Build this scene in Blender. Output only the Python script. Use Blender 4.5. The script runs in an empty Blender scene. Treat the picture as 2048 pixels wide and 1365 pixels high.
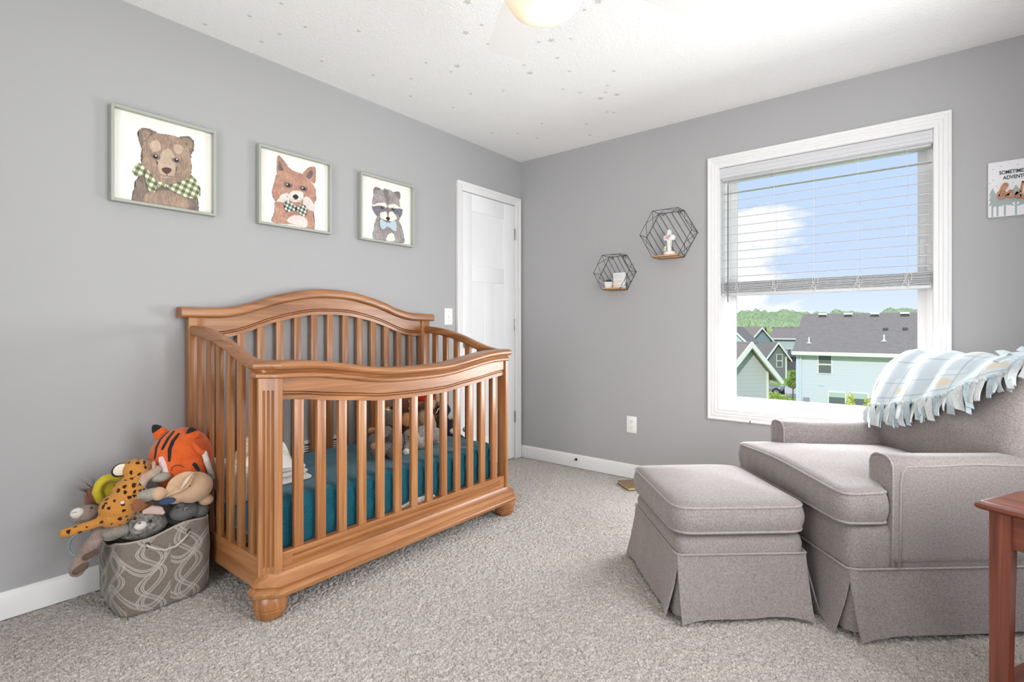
import bpy, bmesh, math, random
import numpy as np
from mathutils import Vector, Matrix, noise
random.seed(7)
S = bpy.context.scene
COL = S.collection
PI = math.pi
# ------------------------------------------------------------------ camera numbers (image taken as 2048x1365)
F = 1036.0; YAW = math.radians(38.78); HORIZ = 657.0; H = 2.44
_s, _c = math.sin(YAW), math.cos(YAW)
FW = (-_s, _c); RT = (_c, _s)
_D = F * H / 588.0; _LAT = (1041.2 - 1024) / F * _D
CX = -(_D * FW[0] + _LAT * RT[0]); CY = -(_D * FW[1] + _LAT * RT[1]); CZ = (913 - HORIZ) / 588.0 * H

def ray(u, v):
    l = (u - 1024) / F; z = (HORIZ - v) / F
    return (FW[0] + l * RT[0], FW[1] + l * RT[1], z)
def at(u, v, axis, val):
    r = ray(u, v); o = (CX, CY, CZ); t = (val - o[axis]) / r[axis]
    return Vector((o[0] + t * r[0], o[1] + t * r[1], o[2] + t * r[2]))
def LW(u, v, x=0.0): return at(u, v, 0, x)
def BW(u, v, y=0.0): return at(u, v, 1, y)

# ------------------------------------------------------------------ mesh builder
class MB:
    def __init__(self): self.bm = bmesh.new()
    def _mi(self, faces, mi):
        if mi:
            for f in faces: f.material_index = mi
    def face(self, pts, mi=0):
        vs = [self.bm.verts.new(p) for p in pts]
        f = self.bm.faces.new(vs); f.material_index = mi; return vs
    def box(self, x0, x1, y0, y1, z0, z1, bev=0.0, mi=0, seg=2):
        b = self.bm
        P = [(x, y, z) for x in (x0, x1) for y in (y0, y1) for z in (z0, z1)]
        v = [b.verts.new(p) for p in P]
        fs = [b.faces.new([v[i] for i in q]) for q in ((0,1,3,2),(4,6,7,5),(0,4,5,1),(2,3,7,6),(0,2,6,4),(1,5,7,3))]
        self._mi(fs, mi)
        if bev > 0:
            es = list({e for f in fs for e in f.edges})
            r = bmesh.ops.bevel(b, geom=es, offset=bev, segments=seg, affect='EDGES', profile=0.5)
            self._mi(r['faces'], mi)
            vs = {w for f in r['faces'] for w in f.verts}
            return list(vs)
        return v
    def loft(self, secs, closed=True, cap=True, ring=False, mi=0):
        """secs: list of rings (lists of 3D points, same count)"""
        b = self.bm; n = len(secs[0])
        V = [[b.verts.new(p) for p in s] for s in secs]
        m = len(V); fs = []
        for i in range(m if ring else m - 1):
            A = V[i]; B = V[(i + 1) % m]
            for j in range(n if closed else n - 1):
                k = (j + 1) % n
                try: fs.append(b.faces.new((A[j], A[k], B[k], B[j])))
                except ValueError: pass
        if cap and closed and not ring:
            for R in (V[0], V[-1]):
                try: fs.append(b.faces.new(R))
                except ValueError: pass
        self._mi(fs, mi)
        return [w for r in V for w in r]
    def prism(self, poly, axis, a0, a1, mi=0, bev=0):
        def mk(p, a):
            q = list(p); q.insert(axis, a); return q
        vs = self.loft([[mk(p, a0) for p in poly], [mk(p, a1) for p in poly]], mi=mi)
        if bev:
            fs = {f for w in vs for f in w.link_faces}
            es = {e for f in fs for e in f.edges}
            r = bmesh.ops.bevel(self.bm, geom=list(es), offset=bev, segments=2, affect='EDGES', profile=0.5)
            self._mi(r['faces'], mi)
        return vs
    def tube(self, path, r, n=8, closed=False, mi=0, cap=True):
        P = [Vector(p) for p in path]; m = len(P)
        if not isinstance(r, (list, tuple)): r = [r] * m
        secs = []; up = None
        for i in range(m):
            if closed: t = P[(i + 1) % m] - P[i - 1]
            else: t = P[min(i + 1, m - 1)] - P[max(i - 1, 0)]
            if t.length < 1e-9: t = Vector((0, 0, 1))
            t.normalize()
            if up is None:
                up = t.orthogonal().normalized()
            else:
                up = up - t * up.dot(t)
                if up.length < 1e-6: up = t.orthogonal()
                up.normalize()
            s = t.cross(up)
            secs.append([P[i] + (up * math.cos(2*PI*k/n) + s * math.sin(2*PI*k/n)) * r[i] for k in range(n)])
        return self.loft(secs, ring=closed, cap=cap, mi=mi)
    def lathe(self, prof, c=(0, 0, 0), n=32, mi=0, cap=True):
        secs = [[(c[0] + r * math.cos(2*PI*k/n), c[1] + r * math.sin(2*PI*k/n), c[2] + z) for k in range(n)] for r, z in prof]
        return self.loft(secs, cap=cap, mi=mi)
    def ell(self, c, r, rot=None, n=20, mi=0):
        if not isinstance(r, (list, tuple)): r = (r, r, r)
        M = Matrix.Translation(Vector(c))
        if rot is not None:
            M = M @ (rot.to_4x4() if hasattr(rot, 'to_4x4') else rot)
        M = M @ Matrix.Diagonal((r[0], r[1], r[2], 1))
        q = bmesh.ops.create_uvsphere(self.bm, u_segments=n, v_segments=max(6, n // 2), radius=1.0, matrix=M)
        fs = {f for w in q['verts'] for f in w.link_faces}
        self._mi(fs, mi)
        return q['verts']
    def cap(self, a, b, r0, r1=None, n=14, mi=0):
        """a limb: tapered tube with round ends"""
        r1 = r0 if r1 is None else r1
        a = Vector(a); b = Vector(b); d = b - a; L = d.length; d.normalize()
        pts, rr = [], []
        for k in range(5):
            t = -PI/2 + PI/2 * k / 4
            pts.append(a + d * r0 * math.sin(t)); rr.append(max(r0 * math.cos(t), 1e-4))
        for k in range(1, 5):
            t = k / 5; pts.append(a + d * L * t); rr.append(r0 + (r1 - r0) * t)
        for k in range(5):
            t = PI/2 * k / 4
            pts.append(b + d * r1 * math.sin(t)); rr.append(max(r1 * math.cos(t), 1e-4))
        return self.tube(pts, rr, n=n, mi=mi)
    def grid(self, fn, nu, nv, mi=0, closeu=False):
        V = [[self.bm.verts.new(fn(i / (nu if closeu else nu - 1), j / (nv - 1))) for j in range(nv)] for i in range(nu)]
        fs = []
        for i in range(nu if closeu else nu - 1):
            for j in range(nv - 1):
                fs.append(self.bm.faces.new((V[i][j], V[(i+1) % nu][j], V[(i+1) % nu][j+1], V[i][j+1])))
        self._mi(fs, mi)
        return [w for r in V for w in r]
    def xf(self, verts, M):
        for w in verts: w.co = M @ w.co
        return verts

ORG = {}
def setprops(o, label=None, cat=None, group=None, kind=None):
    if label: o['label'] = label
    if cat: o['category'] = cat
    if group: o['group'] = group
    if kind: o['kind'] = kind
    return o

def obj(name, mb, mats, parent=None, smooth=40, label=None, cat=None, group=None, kind=None, origin=None, recalc=True):
    bm = mb.bm if isinstance(mb, MB) else mb
    if recalc: bmesh.ops.recalc_face_normals(bm, faces=bm.faces)
    if origin is None and parent is not None: origin = ORG.get(parent.name)
    if origin is not None:
        bmesh.ops.translate(bm, vec=-Vector(origin), verts=bm.verts)
    me = bpy.data.meshes.new(name)
    bm.to_mesh(me); bm.free()
    if smooth:
        me.polygons.foreach_set('use_smooth', [True] * len(me.polygons))
        if smooth < 180: me.set_sharp_from_angle(angle=math.radians(smooth))
    for m in (mats if isinstance(mats, (list, tuple)) else [mats]): me.materials.append(m)
    o = bpy.data.objects.new(name, me); COL.objects.link(o)
    if origin is not None: ORG[o.name] = Vector(origin)
    if parent is not None: o.parent = parent
    elif origin is not None: o.location = origin
    setprops(o, label, cat, group, kind)
    return o

def thing(name, label, cat, loc=(0, 0, 0), rotz=0.0, group=None, kind=None, local=False):
    """an Empty at the thing's base. local=False: parts are modelled in room coordinates; local=True: in the Empty's own frame"""
    o = bpy.data.objects.new(name, None); COL.objects.link(o)
    o.empty_display_size = 0.05
    o.location = loc; o.rotation_euler = (0, 0, rotz)
    setprops(o, label, cat, group, kind)
    if not local: ORG[o.name] = Vector(loc)
    return o

def copy_tree(o, parent=None):
    c = o.copy(); COL.objects.link(c)
    if parent is not None: c.parent = parent
    for ch in [x for x in bpy.data.objects if x.parent == o]:
        copy_tree(ch, c)
    return c

def interp(tab, x):
    """smooth (monotone-ish cubic) lookup in a table of (x, y)"""
    x = max(tab[0][0], min(tab[-1][0], x))
    for i in range(len(tab) - 1):
        if x <= tab[i+1][0]: break
    x0, y0 = tab[i]; x1, y1 = tab[i+1]
    def sl(k):
        if k <= 0 or k >= len(tab) - 1: return 0.0
        return (tab[k+1][1] - tab[k-1][1]) / (tab[k+1][0] - tab[k-1][0])
    h = x1 - x0; t = (x - x0) / h
    m0, m1 = sl(i) * h, sl(i+1) * h
    return (2*t**3 - 3*t*t + 1)*y0 + (t**3 - 2*t*t + t)*m0 + (-2*t**3 + 3*t*t)*y1 + (t**3 - t*t)*m1

def srgb(r, g, b):
    f = lambda c: (c/12.92 if c <= 0.04045 else ((c + 0.055)/1.055)**2.4)
    return (f(r/255), f(g/255), f(b/255), 1)

# ------------------------------------------------------------------ materials
class NT:
    def __init__(self, name):
        self.m = bpy.data.materials.new(name); self.m.use_nodes = True
        self.t = self.m.node_tree; self.p = self.t.nodes['Principled BSDF']; self.out = self.t.nodes['Material Output']
    def n(self, typ, **kw):
        d = self.t.nodes.new(typ)
        for k, v in kw.items():
            if hasattr(d, k): setattr(d, k, v)
            else: d.inputs[k].default_value = v
        return d
    def l(self, a, b): self.t.links.new(a, b)
    def coord(self, scale=(1, 1, 1), which='Object', rot=(0, 0, 0)):
        tc = self.n('ShaderNodeTexCoord'); mp = self.n('ShaderNodeMapping')
        mp.inputs['Scale'].default_value = scale; mp.inputs['Rotation'].default_value = rot
        self.l(tc.outputs[which], mp.inputs['Vector']); return mp.outputs[0]
    def noise(self, vec, scale, detail=3, rough=0.5, dist=0.0):
        d = self.n('ShaderNodeTexNoise'); d.inputs['Scale'].default_value = scale
        d.inputs['Detail'].default_value = detail; d.inputs['Roughness'].default_value = rough; d.inputs['Distortion'].default_value = dist
        if vec is not None: self.l(vec, d.inputs['Vector'])
        return d.outputs['Fac']
    def ramp(self, fac, stops, interp='LINEAR'):
        d = self.n('ShaderNodeValToRGB'); d.color_ramp.interpolation = interp
        e = d.color_ramp.elements
        while len(e) < len(stops): e.new(0.5)
        for k, (p, c) in enumerate(stops): e[k].position = p; e[k].color = c
        self.l(fac, d.inputs['Fac']); return d.outputs['Color']
    def mix(self, fac, a, b, mode='MIX'):
        d = self.n('ShaderNodeMix', data_type='RGBA', blend_type=mode)
        for s, v in ((d.inputs[0], fac), (d.inputs[6], a), (d.inputs[7], b)):
            if hasattr(v, 'is_linked'): self.l(v, s)
            else: s.default_value = v
        return d.outputs[2]
    def math(self, op, a, b=None):
        d = self.n('ShaderNodeMath', operation=op)
        for s, v in ((d.inputs[0], a), (d.inputs[1], b)):
            if v is None: continue
            if hasattr(v, 'is_linked'): self.l(v, s)
            else: s.default_value = v
        return d.outputs[0]
    def bump(self, h, strength, dist=0.002):
        d = self.n('ShaderNodeBump'); d.inputs['Strength'].default_value = strength; d.inputs['Distance'].default_value = dist
        self.l(h, d.inputs['Height']); self.l(d.outputs[0], self.p.inputs['Normal'])
    def base(self, c):
        if hasattr(c, 'is_linked'): self.l(c, self.p.inputs['Base Color'])
        else: self.p.inputs['Base Color'].default_value = c
    def set(self, rough=0.5, spec=0.5, metal=0.0, sheen=0.0, **kw):
        self.p.inputs['Roughness'].default_value = rough; self.p.inputs['Specular IOR Level'].default_value = spec
        self.p.inputs['Metallic'].default_value = metal; self.p.inputs['Sheen Weight'].default_value = sheen
        for k, v in kw.items(): self.p.inputs[k.replace('_', ' ')].default_value = v

_mc = {}
def plain(name, col, rough=0.5, spec=0.4, metal=0.0, vary=0.0, scale=30, bump=0.0, bscale=200, sheen=0.0):
    if name in _mc: return _mc[name]
    t = NT(name); t.set(rough, spec, metal, sheen)
    if vary or bump:
        vec = t.coord()
    if vary:
        f = t.noise(vec, scale, 4, 0.6)
        lo = tuple(max(0, c*(1-vary)) for c in col[:3]) + (1,); hi = tuple(min(1, c*(1+vary)) for c in col[:3]) + (1,)
        t.base(t.ramp(f, [(0.3, lo), (0.7, hi)]))
    else: t.base(col)
    if bump: t.bump(t.noise(vec, bscale, 3, 0.6), bump)
    _mc[name] = t.m; return t.m

def wood(name, dark, mid, light, axis, rough=0.32, sc=1.0, coat=0.0):
    if name in _mc: return _mc[name]
    t = NT(name); t.set(rough, 0.55, Coat_Weight=coat, Coat_Roughness=0.3)
    s = [38*sc, 38*sc, 38*sc]; s[axis] = 1.6*sc
    vec = t.coord(tuple(s))
    a = t.noise(vec, 1.0, 5, 0.62, 0.6)
    s2 = [150*sc, 150*sc, 150*sc]; s2[axis] = 3.0*sc
    b = t.noise(t.coord(tuple(s2)), 1.0, 3, 0.6, 0.2)
    big = t.noise(t.coord(tuple((2.5 if i != axis else 0.7) for i in range(3))), 1.6, 2, 0.5)
    f = t.math('ADD', t.math('MULTIPLY', a, 0.62), t.math('ADD', t.math('MULTIPLY', b, 0.16), t.math('MULTIPLY', big, 0.22)))
    t.base(t.ramp(f, [(0.30, dark), (0.50, mid), (0.70, light)]))
    t.bump(b, 0.05, 0.001)
    _mc[name] = t.m; return t.m

def fabric(name, lo, hi, scale=900, rough=0.95, bump=0.25, sheen=0.15, mottled=None):
    if name in _mc: return _mc[name]
    t = NT(name); t.set(rough, 0.15, sheen=sheen)
    vec = t.coord()
    f = t.noise(t.coord((1, 1, 0.45)), scale, 3, 0.7)
    f2 = t.noise(vec, scale*0.25, 3, 0.7)
    g = t.math('ADD', t.math('MULTIPLY', f, 0.65), t.math('MULTIPLY', f2, 0.35))
    t.base(t.ramp(g, [(0.36, lo), (0.62, hi)]))
    t.bump(f, bump, 0.0012)
    _mc[name] = t.m; return t.m

def fur(name, lo, hi, scale=260, bump=0.8, sheen=0.3):
    if name in _mc: return _mc[name]
    t = NT(name); t.set(1.0, 0.1, sheen=sheen)
    vec = t.coord()
    f = t.noise(vec, scale, 4, 0.75, 0.4); f2 = t.noise(vec, 22, 3, 0.6)
    g = t.math('ADD', t.math('MULTIPLY', f, 0.6), t.math('MULTIPLY', f2, 0.4))
    t.base(t.ramp(g, [(0.36, lo), (0.64, hi)]))
    t.bump(f, bump, 0.004)
    _mc[name] = t.m; return t.m

def spotted(name, base, spot, scale=34, thr=0.30, furscale=260):
    if name in _mc: return _mc[name]
    t = NT(name); t.set(1.0, 0.1, sheen=0.2)
    vec = t.coord()
    v = t.n('ShaderNodeTexVoronoi'); v.inputs['Scale'].default_value = scale; v.inputs['Randomness'].default_value = 0.75
    nz = t.n('ShaderNodeTexNoise'); nz.inputs['Scale'].default_value = 60
    mixv = t.n('ShaderNodeMix', data_type='VECTOR'); mixv.inputs[0].default_value = 0.015
    t.l(vec, mixv.inputs[4]); t.l(nz.outputs['Color'], mixv.inputs[5]); t.l(vec, nz.inputs['Vector'])
    t.l(mixv.outputs[1], v.inputs['Vector'])
    f = t.noise(vec, furscale, 3, 0.7)
    bc = t.ramp(f, [(0.35, tuple(c*0.75 for c in base[:3]) + (1,)), (0.65, base)])
    k = t.ramp(v.outputs['Distance'], [(thr, (1, 1, 1, 1)), (thr + 0.06, (0, 0, 0, 1))])
    t.base(t.mix(k, bc, spot))
    t.bump(f, 0.7, 0.004)
    _mc[name] = t.m; return t.m
P_WIN, P_FILL_WIN, P_FAN, P_FILL_HALL, EXPO = 42.0, 60.0, 0.7, 50.0, 0.11
# ================================================================== THE ROOM
RX1 = 3.42; RY0 = -4.10                       # right wall, wall behind the camera
WX0, WX1, WZ0, WZ1 = 1.600, 2.662, 0.550, 2.085   # window opening
WT = 0.18

def paint(name, col, bump=0.12, scale=160, rough=0.65):
    t = NT(name); t.set(rough, 0.25)
    t.base(col); vec = t.coord()
    t.bump(t.noise(vec, scale, 3, 0.55), bump, 0.0008); return t.m
M_wall = paint('wall_paint', srgb(170, 170, 171))
M_white = plain('white_trim_paint', srgb(229, 229, 229), 0.38, 0.4)
M_door = plain('white_door_paint', srgb(236, 237, 238), 0.35, 0.4)
M_vinyl = plain('white_vinyl', srgb(240, 240, 240), 0.3, 0.45)
M_plate = plain('white_plastic', srgb(238, 238, 236), 0.3, 0.5)
M_dark = plain('dark_slot', (0.015, 0.015, 0.016, 1), 0.6)
M_steel = plain('brushed_nickel', srgb(190, 188, 184), 0.3, 0.5, 1.0)

# ceiling with knock-down texture
tc = NT('ceiling_texture'); tc.set(0.9, 0.1); tc.base(srgb(243, 243, 242))
v_ = tc.coord(); a_ = tc.noise(v_, 95, 4, 0.6, 0.3); b_ = tc.noise(v_, 32, 3, 0.6)
tc.bump(tc.ramp(tc.math('ADD', tc.math('MULTIPLY', a_, 0.7), tc.math('MULTIPLY', b_, 0.3)), [(0.38, (0, 0, 0, 1)), (0.62, (1, 1, 1, 1))]), 0.45, 0.004)
M_ceil = tc.m

m = MB(); m.box(-0.15, RX1 + 0.15, RY0 - 0.15, WT, H, H + 0.12)
ceiling = obj('ceiling', m, M_ceil, kind='structure', smooth=0)
m = MB(); m.box(-0.15, 0.0, RY0 - 0.15, WT, -0.1, H)
obj('wall_left', m, M_wall, kind='structure', smooth=0)
m = MB()
m.box(0, WX0, 0, WT, -0.1, H); m.box(WX1, RX1 + 0.15, 0, WT, -0.1, H)
m.box(WX0, WX1, 0, WT, -0.1, WZ0); m.box(WX0, WX1, 0, WT, WZ1, H)
obj('wall_back', m, M_wall, kind='structure', smooth=0)
# right wall, out of frame, with a window opening added to let in fill light
QY0, QY1, QZ0, QZ1 = -2.75, -1.15, 0.55, 2.10
m = MB()
m.box(RX1, RX1 + 0.15, RY0 - 0.15, QY0, -0.1, H); m.box(RX1, RX1 + 0.15, QY1, 0, -0.1, H)
m.box(RX1, RX1 + 0.15, QY0, QY1, -0.1, QZ0); m.box(RX1, RX1 + 0.15, QY0, QY1, QZ1, H)
obj('wall_right', m, M_wall, kind='structure', smooth=0)
HX0, HX1, HZ1 = 1.10, 2.60, 2.10              # opening behind the camera, added for fill light from a made-up hall
m = MB(); m.box(0, HX0, RY0 - 0.15, RY0, -0.1, H); m.box(HX1, RX1, RY0 - 0.15, RY0, -0.1, H); m.box(HX0, HX1, RY0 - 0.15, RY0, HZ1, H)
obj('wall_front', m, M_wall, kind='structure', smooth=0)
m = MB(); m.box(HX0 - .4, HX0 - .3, RY0 - 1.25, RY0 - .15, -.1, H); m.box(HX1 + .3, HX1 + .4, RY0 - 1.25, RY0 - .15, -.1, H); m.box(HX0 - .4, HX1 + .4, RY0 - 1.35, RY0 - 1.25, -.1, H)
m.box(HX0 - .4, HX1 + .4, RY0 - 1.35, RY0 - .15, -.1, 0.0); m.box(HX0 - .4, HX1 + .4, RY0 - 1.35, RY0 - .15, H, H + .1)
obj('wall_added_hall', m, M_wall, kind='structure', smooth=0)  # unseen hall, added as a closed box round the fill lamp

# carpet: a real displaced pile
def make_carpet():
    st = 0.0042
    nx = int(RX1 / st) + 1; ny = int(-RY0 / st) + 1
    rng = np.random.default_rng(5)
    def blur(a, k):
        for _ in range(k):
            a = (a + np.roll(a, 1, 0) + np.roll(a, -1, 0) + np.roll(a, 1, 1) + np.roll(a, -1, 1)) / 5
        return a
    def nrm(a): return (a - a.mean()) / a.std()
    r = rng.random((nx, ny))
    h = 0.40 * nrm(blur(rng.random((nx, ny)), 1)) + 0.75 * nrm(r)
    h = np.clip(h, -2.4, 1.6) * 0.0034 - 0.005
    X, Y = np.meshgrid(np.linspace(0, RX1, nx), np.linspace(RY0, 0, ny), indexing='ij')
    jx = (rng.random((nx, ny)) - .5) * st * 0.6; jy = (rng.random((nx, ny)) - .5) * st * 0.6
    co = np.stack([X + jx, Y + jy, h], -1).reshape(-1, 3).astype(np.float32)
    idx = np.arange(nx * ny).reshape(nx, ny)
    q = np.stack([idx[:-1, :-1], idx[1:, :-1], idx[1:, 1:], idx[:-1, 1:]], -1).reshape(-1, 4).astype(np.int32)
    me = bpy.data.meshes.new('floor')
    me.vertices.add(len(co)); me.vertices.foreach_set('co', co.ravel())
    me.loops.add(q.size); me.loops.foreach_set('vertex_index', q.ravel())
    me.polygons.add(len(q))
    me.polygons.foreach_set('loop_start', np.arange(0, q.size, 4, dtype=np.int32))
    me.polygons.foreach_set('loop_total', np.full(len(q), 4, dtype=np.int32))
    me.polygons.foreach_set('use_smooth', np.ones(len(q), dtype=bool))
    me.update(calc_edges=True); me.validate()
    t = NT('carpet_pile'); t.set(1.0, 0.05, sheen=0.25)
    vec = t.coord()
    f = t.noise(vec, 300, 3, 0.7); g = t.noise(vec, 150, 2, 0.6)
    k = t.math('ADD', t.math('MULTIPLY', f, 0.6), t.math('MULTIPLY', g, 0.4))
    t.base(t.ramp(k, [(0.34, srgb(96, 88, 80)), (0.45, srgb(180, 172, 164)), (0.62, srgb(214, 208, 202))]))
    t.bump(f, 0.7, 0.004)
    me.materials.append(t.m)
    o = bpy.data.objects.new('floor', me); COL.objects.link(o); o['kind'] = 'structure'
make_carpet()

# baseboards
def bb_prof(t=0.014, h=0.098): return [(0, 0), (t, 0), (t, h - 0.016), (t * 0.75, h - 0.009), (t * 0.45, h - 0.003), (t * 0.3, h), (0, h)]
m = MB(); m.loft([[(p, y, z) for p, z in bb_prof()] for y in (RY0, -0.757)])
obj('baseboard_left', m, M_white, kind='structure', smooth=30)
m = MB(); m.loft([[(x, -p, z) for p, z in bb_prof()] for x in (0.0, RX1)])
obj('baseboard_back', m, M_white, kind='structure', smooth=30)

# ------------------------------------------------------------------ door_1 on the left wall
dr = thing('door_1', None, None, (0.0, -0.39, 0.0), kind='structure')
SY0, SY1, SZ1 = -0.702, -0.094, 2.056
m = MB()
xs = 0.010                                     # slab face
def panel_slab():
    P = [(-0.602, -0.229, 1.532, 1.928), (-0.602, -0.474, 0.24, 1.412), (-0.354, -0.229, 0.24, 1.412)]
    m.box(-0.03, xs - 0.006, SY0, SY1, 0.012, SZ1)                   # recessed plane
    ys = [SY0, -0.602, -0.474, -0.354, -0.229, SY1]
    # stiles and rails
    def bar(y0, y1, z0, z1): m.box(xs - 0.0062, xs, y0, y1, z0, z1, 0.0022, seg=2)
    bar(SY0, -0.602, 0.012, SZ1); bar(-0.229, SY1, 0.012, SZ1)
    bar(-0.602, -0.229, 1.928, SZ1); bar(-0.602, -0.229, 1.412, 1.532); bar(-0.602, -0.229, 0.012, 0.24)
    bar(-0.474, -0.354, 0.24, 1.412)
panel_slab()
slab = obj('door_slab', m, M_door, dr, smooth=35)
for z in (1.825, 1.091, 0.344):
    m = MB(); m.box(0.009, 0.014, -0.102, -0.086, z - 0.045, z + 0.045, 0.001)
    m.tube([(0.018, -0.092, z - 0.046), (0.018, -0.092, z + 0.046)], 0.0055, 10)
    for k in (-0.02, 0.02): m.tube([(0.018, -0.092, z + k - 0.0006), (0.018, -0.092, z + k + 0.0006)], 0.0062, 10)
    obj('hinge', m, M_steel, dr)
m = MB(); kc = LW(930, 688); M90 = Matrix.Translation((0.006, kc.y, 0.942)) @ Matrix.Rotation(PI/2, 4, 'Y')
vs = m.lathe([(0.001, 0.004), (0.032, 0.004), (0.032, 0.009), (0.012, 0.013), (0.011, 0.035), (0.024, 0.042), (0.029, 0.054), (0.026, 0.066), (0.012, 0.072), (0.001, 0.073)], n=24)
m.xf(vs, M90); obj('door_knob', m, M_steel, dr)
# casing
m = MB()
cy0, cy1, cz = -0.757, -0.018, 2.126
def casing_bar(lo, hi, axis):
    pass
prof = [(0.0, 0.000), (0.0, 0.016), (0.010, 0.018), (0.045, 0.013), (0.052, 0.010), (0.0, 0.0)]
# left leg, right leg, head: stepped boxes with eased edges
m.box(0, 0.022, cy0, cy0 + 0.022, 0, cz, 0.002); m.box(0, 0.018, cy0 + 0.020, SY0 - 0.003, 0, cz - 0.020, 0.002)
m.box(0, 0.022, cy1 - 0.022, cy1, 0, cz, 0.002); m.box(0, 0.018, SY1 + 0.004, cy1 - 0.020, 0, cz - 0.020, 0.002)
m.box(0, 0.022, cy0 + 0.020, cy1 - 0.020, cz - 0.022, cz, 0.002); m.box(0, 0.018, SY0 - 0.008, SY1 + 0.008, SZ1 + 0.004, cz - 0.020, 0.002)
obj('trim_1', m, M_white, kind='structure', smooth=30)

# ------------------------------------------------------------------ window_1
wn = thing('window_1', None, None, ((WX0 + WX1) / 2, 0.1, WZ0), kind='structure')
def rect_frame(m, x0, x1, z0, z1, w, y0, y1, bev=0.002):
    m.box(x0, x0 + w, y0, y1, z0, z1, bev); m.box(x1 - w, x1, y0, y1, z0, z1, bev)
    m.box(x0 + w, x1 - w, y0, y1, z0, z0 + w, bev); m.box(x0 + w, x1 - w, y0, y1, z1 - w, z1, bev)
m = MB()      # jamb lining boards
m.box(WX0, WX0 + 0.006, -0.002, 0.10, WZ0, WZ1); m.box(WX1 - 0.006, WX1, -0.002, 0.10, WZ0, WZ1)
m.box(WX0, WX1, -0.002, 0.10, WZ0, WZ0 + 0.006); m.box(WX0, WX1, -0.002, 0.10, WZ1 - 0.006, WZ1)
obj('jamb', m, M_white, wn, smooth=30)
m = MB(); rect_frame(m, WX0, WX1, WZ0, WZ1, 0.022, 0.10, 0.175); rect_frame(m, WX0 + 0.018, WX1 - 0.018, WZ0 + 0.018, WZ1 - 0.018, 0.012, 0.108, 0.17)
obj('window_frame', m, M_vinyl, wn, smooth=30)
zm = 1.315
for nm, z0, z1, y0, y1 in (('lower_sash', WZ0 + 0.028, zm + 0.02, 0.115, 0.142), ('upper_sash', zm - 0.02, WZ1 - 0.028, 0.143, 0.168)):
    m = MB(); rect_frame(m, WX0 + 0.027, WX1 - 0.027, z0, z1, 0.036, y0, y1, 0.003); rect_frame(m, WX0 + 0.06, WX1 - 0.06, z0 + 0.033, z1 - 0.033, 0.010, y0 + 0.004, y1 - 0.004, 0.002)
    sash = obj('sash', m, M_vinyl, wn, smooth=30)
    t = bpy.data.materials.get('window_glass')
    if t is None:
        g = NT('window_glass'); nt = g.t
        tr = g.n('ShaderNodeBsdfTransparent'); gl = g.n('ShaderNodeBsdfGlossy'); gl.inputs['Roughness'].default_value = 0.02
        lw = g.n('ShaderNodeFresnel'); lw.inputs['IOR'].default_value = 1.06
        mx = g.n('ShaderNodeMixShader'); g.l(lw.outputs[0], mx.inputs[0]); g.l(tr.outputs[0], mx.inputs[1]); g.l(gl.outputs[0], mx.inputs[2]); g.l(mx.outputs[0], g.out.inputs['Surface'])
        t = g.m
    m = MB(); m.box(WX0 + 0.066, WX1 - 0.066, (y0 + y1) / 2 - 0.002, (y0 + y1) / 2 + 0.002, z0 + 0.04, z1 - 0.04)
    obj('glass_pane', m, t, sash, smooth=0)
M_glass = t
# casing with stepped colonial profile, mitred
def casing(x0, x1, z0, z1):
    steps = [(-0.066, 0.000), (-0.066, 0.020), (-0.060, 0.022), (-0.053, 0.020), (-0.050, 0.016), (-0.035, 0.017), (-0.031, 0.013), (-0.018, 0.014), (-0.014, 0.010), (0.003, 0.010), (0.003, 0.0)]
    secs = []
    for sx, sz in ((-1, -1), (1, -1), (1, 1), (-1, 1)):
        cx = x0 if sx < 0 else x1; cz_ = z0 if sz < 0 else z1
        secs.append([(cx - sx * o, -d, cz_ - sz * o) for o, d in steps])
    mm = MB(); mm.loft(secs, ring=True); return mm
obj('trim_2', casing(WX0 - 0.0005, WX1 + 0.0005, WZ0, WZ1), M_white, kind='structure', smooth=20)

# ------------------------------------------------------------------ window_added, unseen, added to carry fill light
w2 = thing('window_added', None, None, (RX1, (QY0 + QY1) / 2, QZ0), kind='structure')
m = MB()
for a, b_, c, d in ((QY0, QY0 + .05, QZ0, QZ1), (QY1 - .05, QY1, QZ0, QZ1), (QY0, QY1, QZ0, QZ0 + .05), (QY0, QY1, QZ1 - .05, QZ1), ((QY0 + QY1) / 2 - .02, (QY0 + QY1) / 2 + .02, QZ0, QZ1)):
    m.box(RX1 + 0.06, RX1 + 0.11, a, b_, c, d)
obj('window_frame', m, M_vinyl, w2, smooth=0)
m = MB(); m.box(RX1 + 0.08, RX1 + 0.084, QY0 + .04, QY1 - .04, QZ0 + .04, QZ1 - .04)
obj('glass_pane', m, M_glass, w2, smooth=0)

# ------------------------------------------------------------------ window blind
M_slat = plain('faux_wood_white', srgb(206, 207, 210), 0.4, 0.4)
M_cord = plain('blind_cord', srgb(225, 225, 222), 0.8)
bl = thing('window_blind', 'white two inch slat window blind drawn half way up inside the window', 'blind', ((WX0 + WX1) / 2, 0.045, WZ1))
bx0, bx1 = WX0 + 0.010, WX1 - 0.010
m = MB()
pr = [(0.004, 2.078), (-0.004, 2.074), (-0.006, 2.060), (0.000, 2.052), (0.000, 2.034), (-0.004, 2.030), (-0.004, 2.016), (0.004, 2.010), (0.012, 2.008), (0.012, 2.078)]
m.loft([[(x, y, z) for y, z in pr] for x in (bx0 - 0.003, bx1 + 0.003)]); obj('valance', m, M_slat, bl, smooth=30)
m = MB(); m.box(bx0, bx1, 0.018, 0.072, 2.000, 2.078, 0.002)
obj('headrail', m, M_slat, bl, smooth=30)
zs = [1.921 - 0.0532 * k for k in range(11)]
tops = zs
m = MB()
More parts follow.
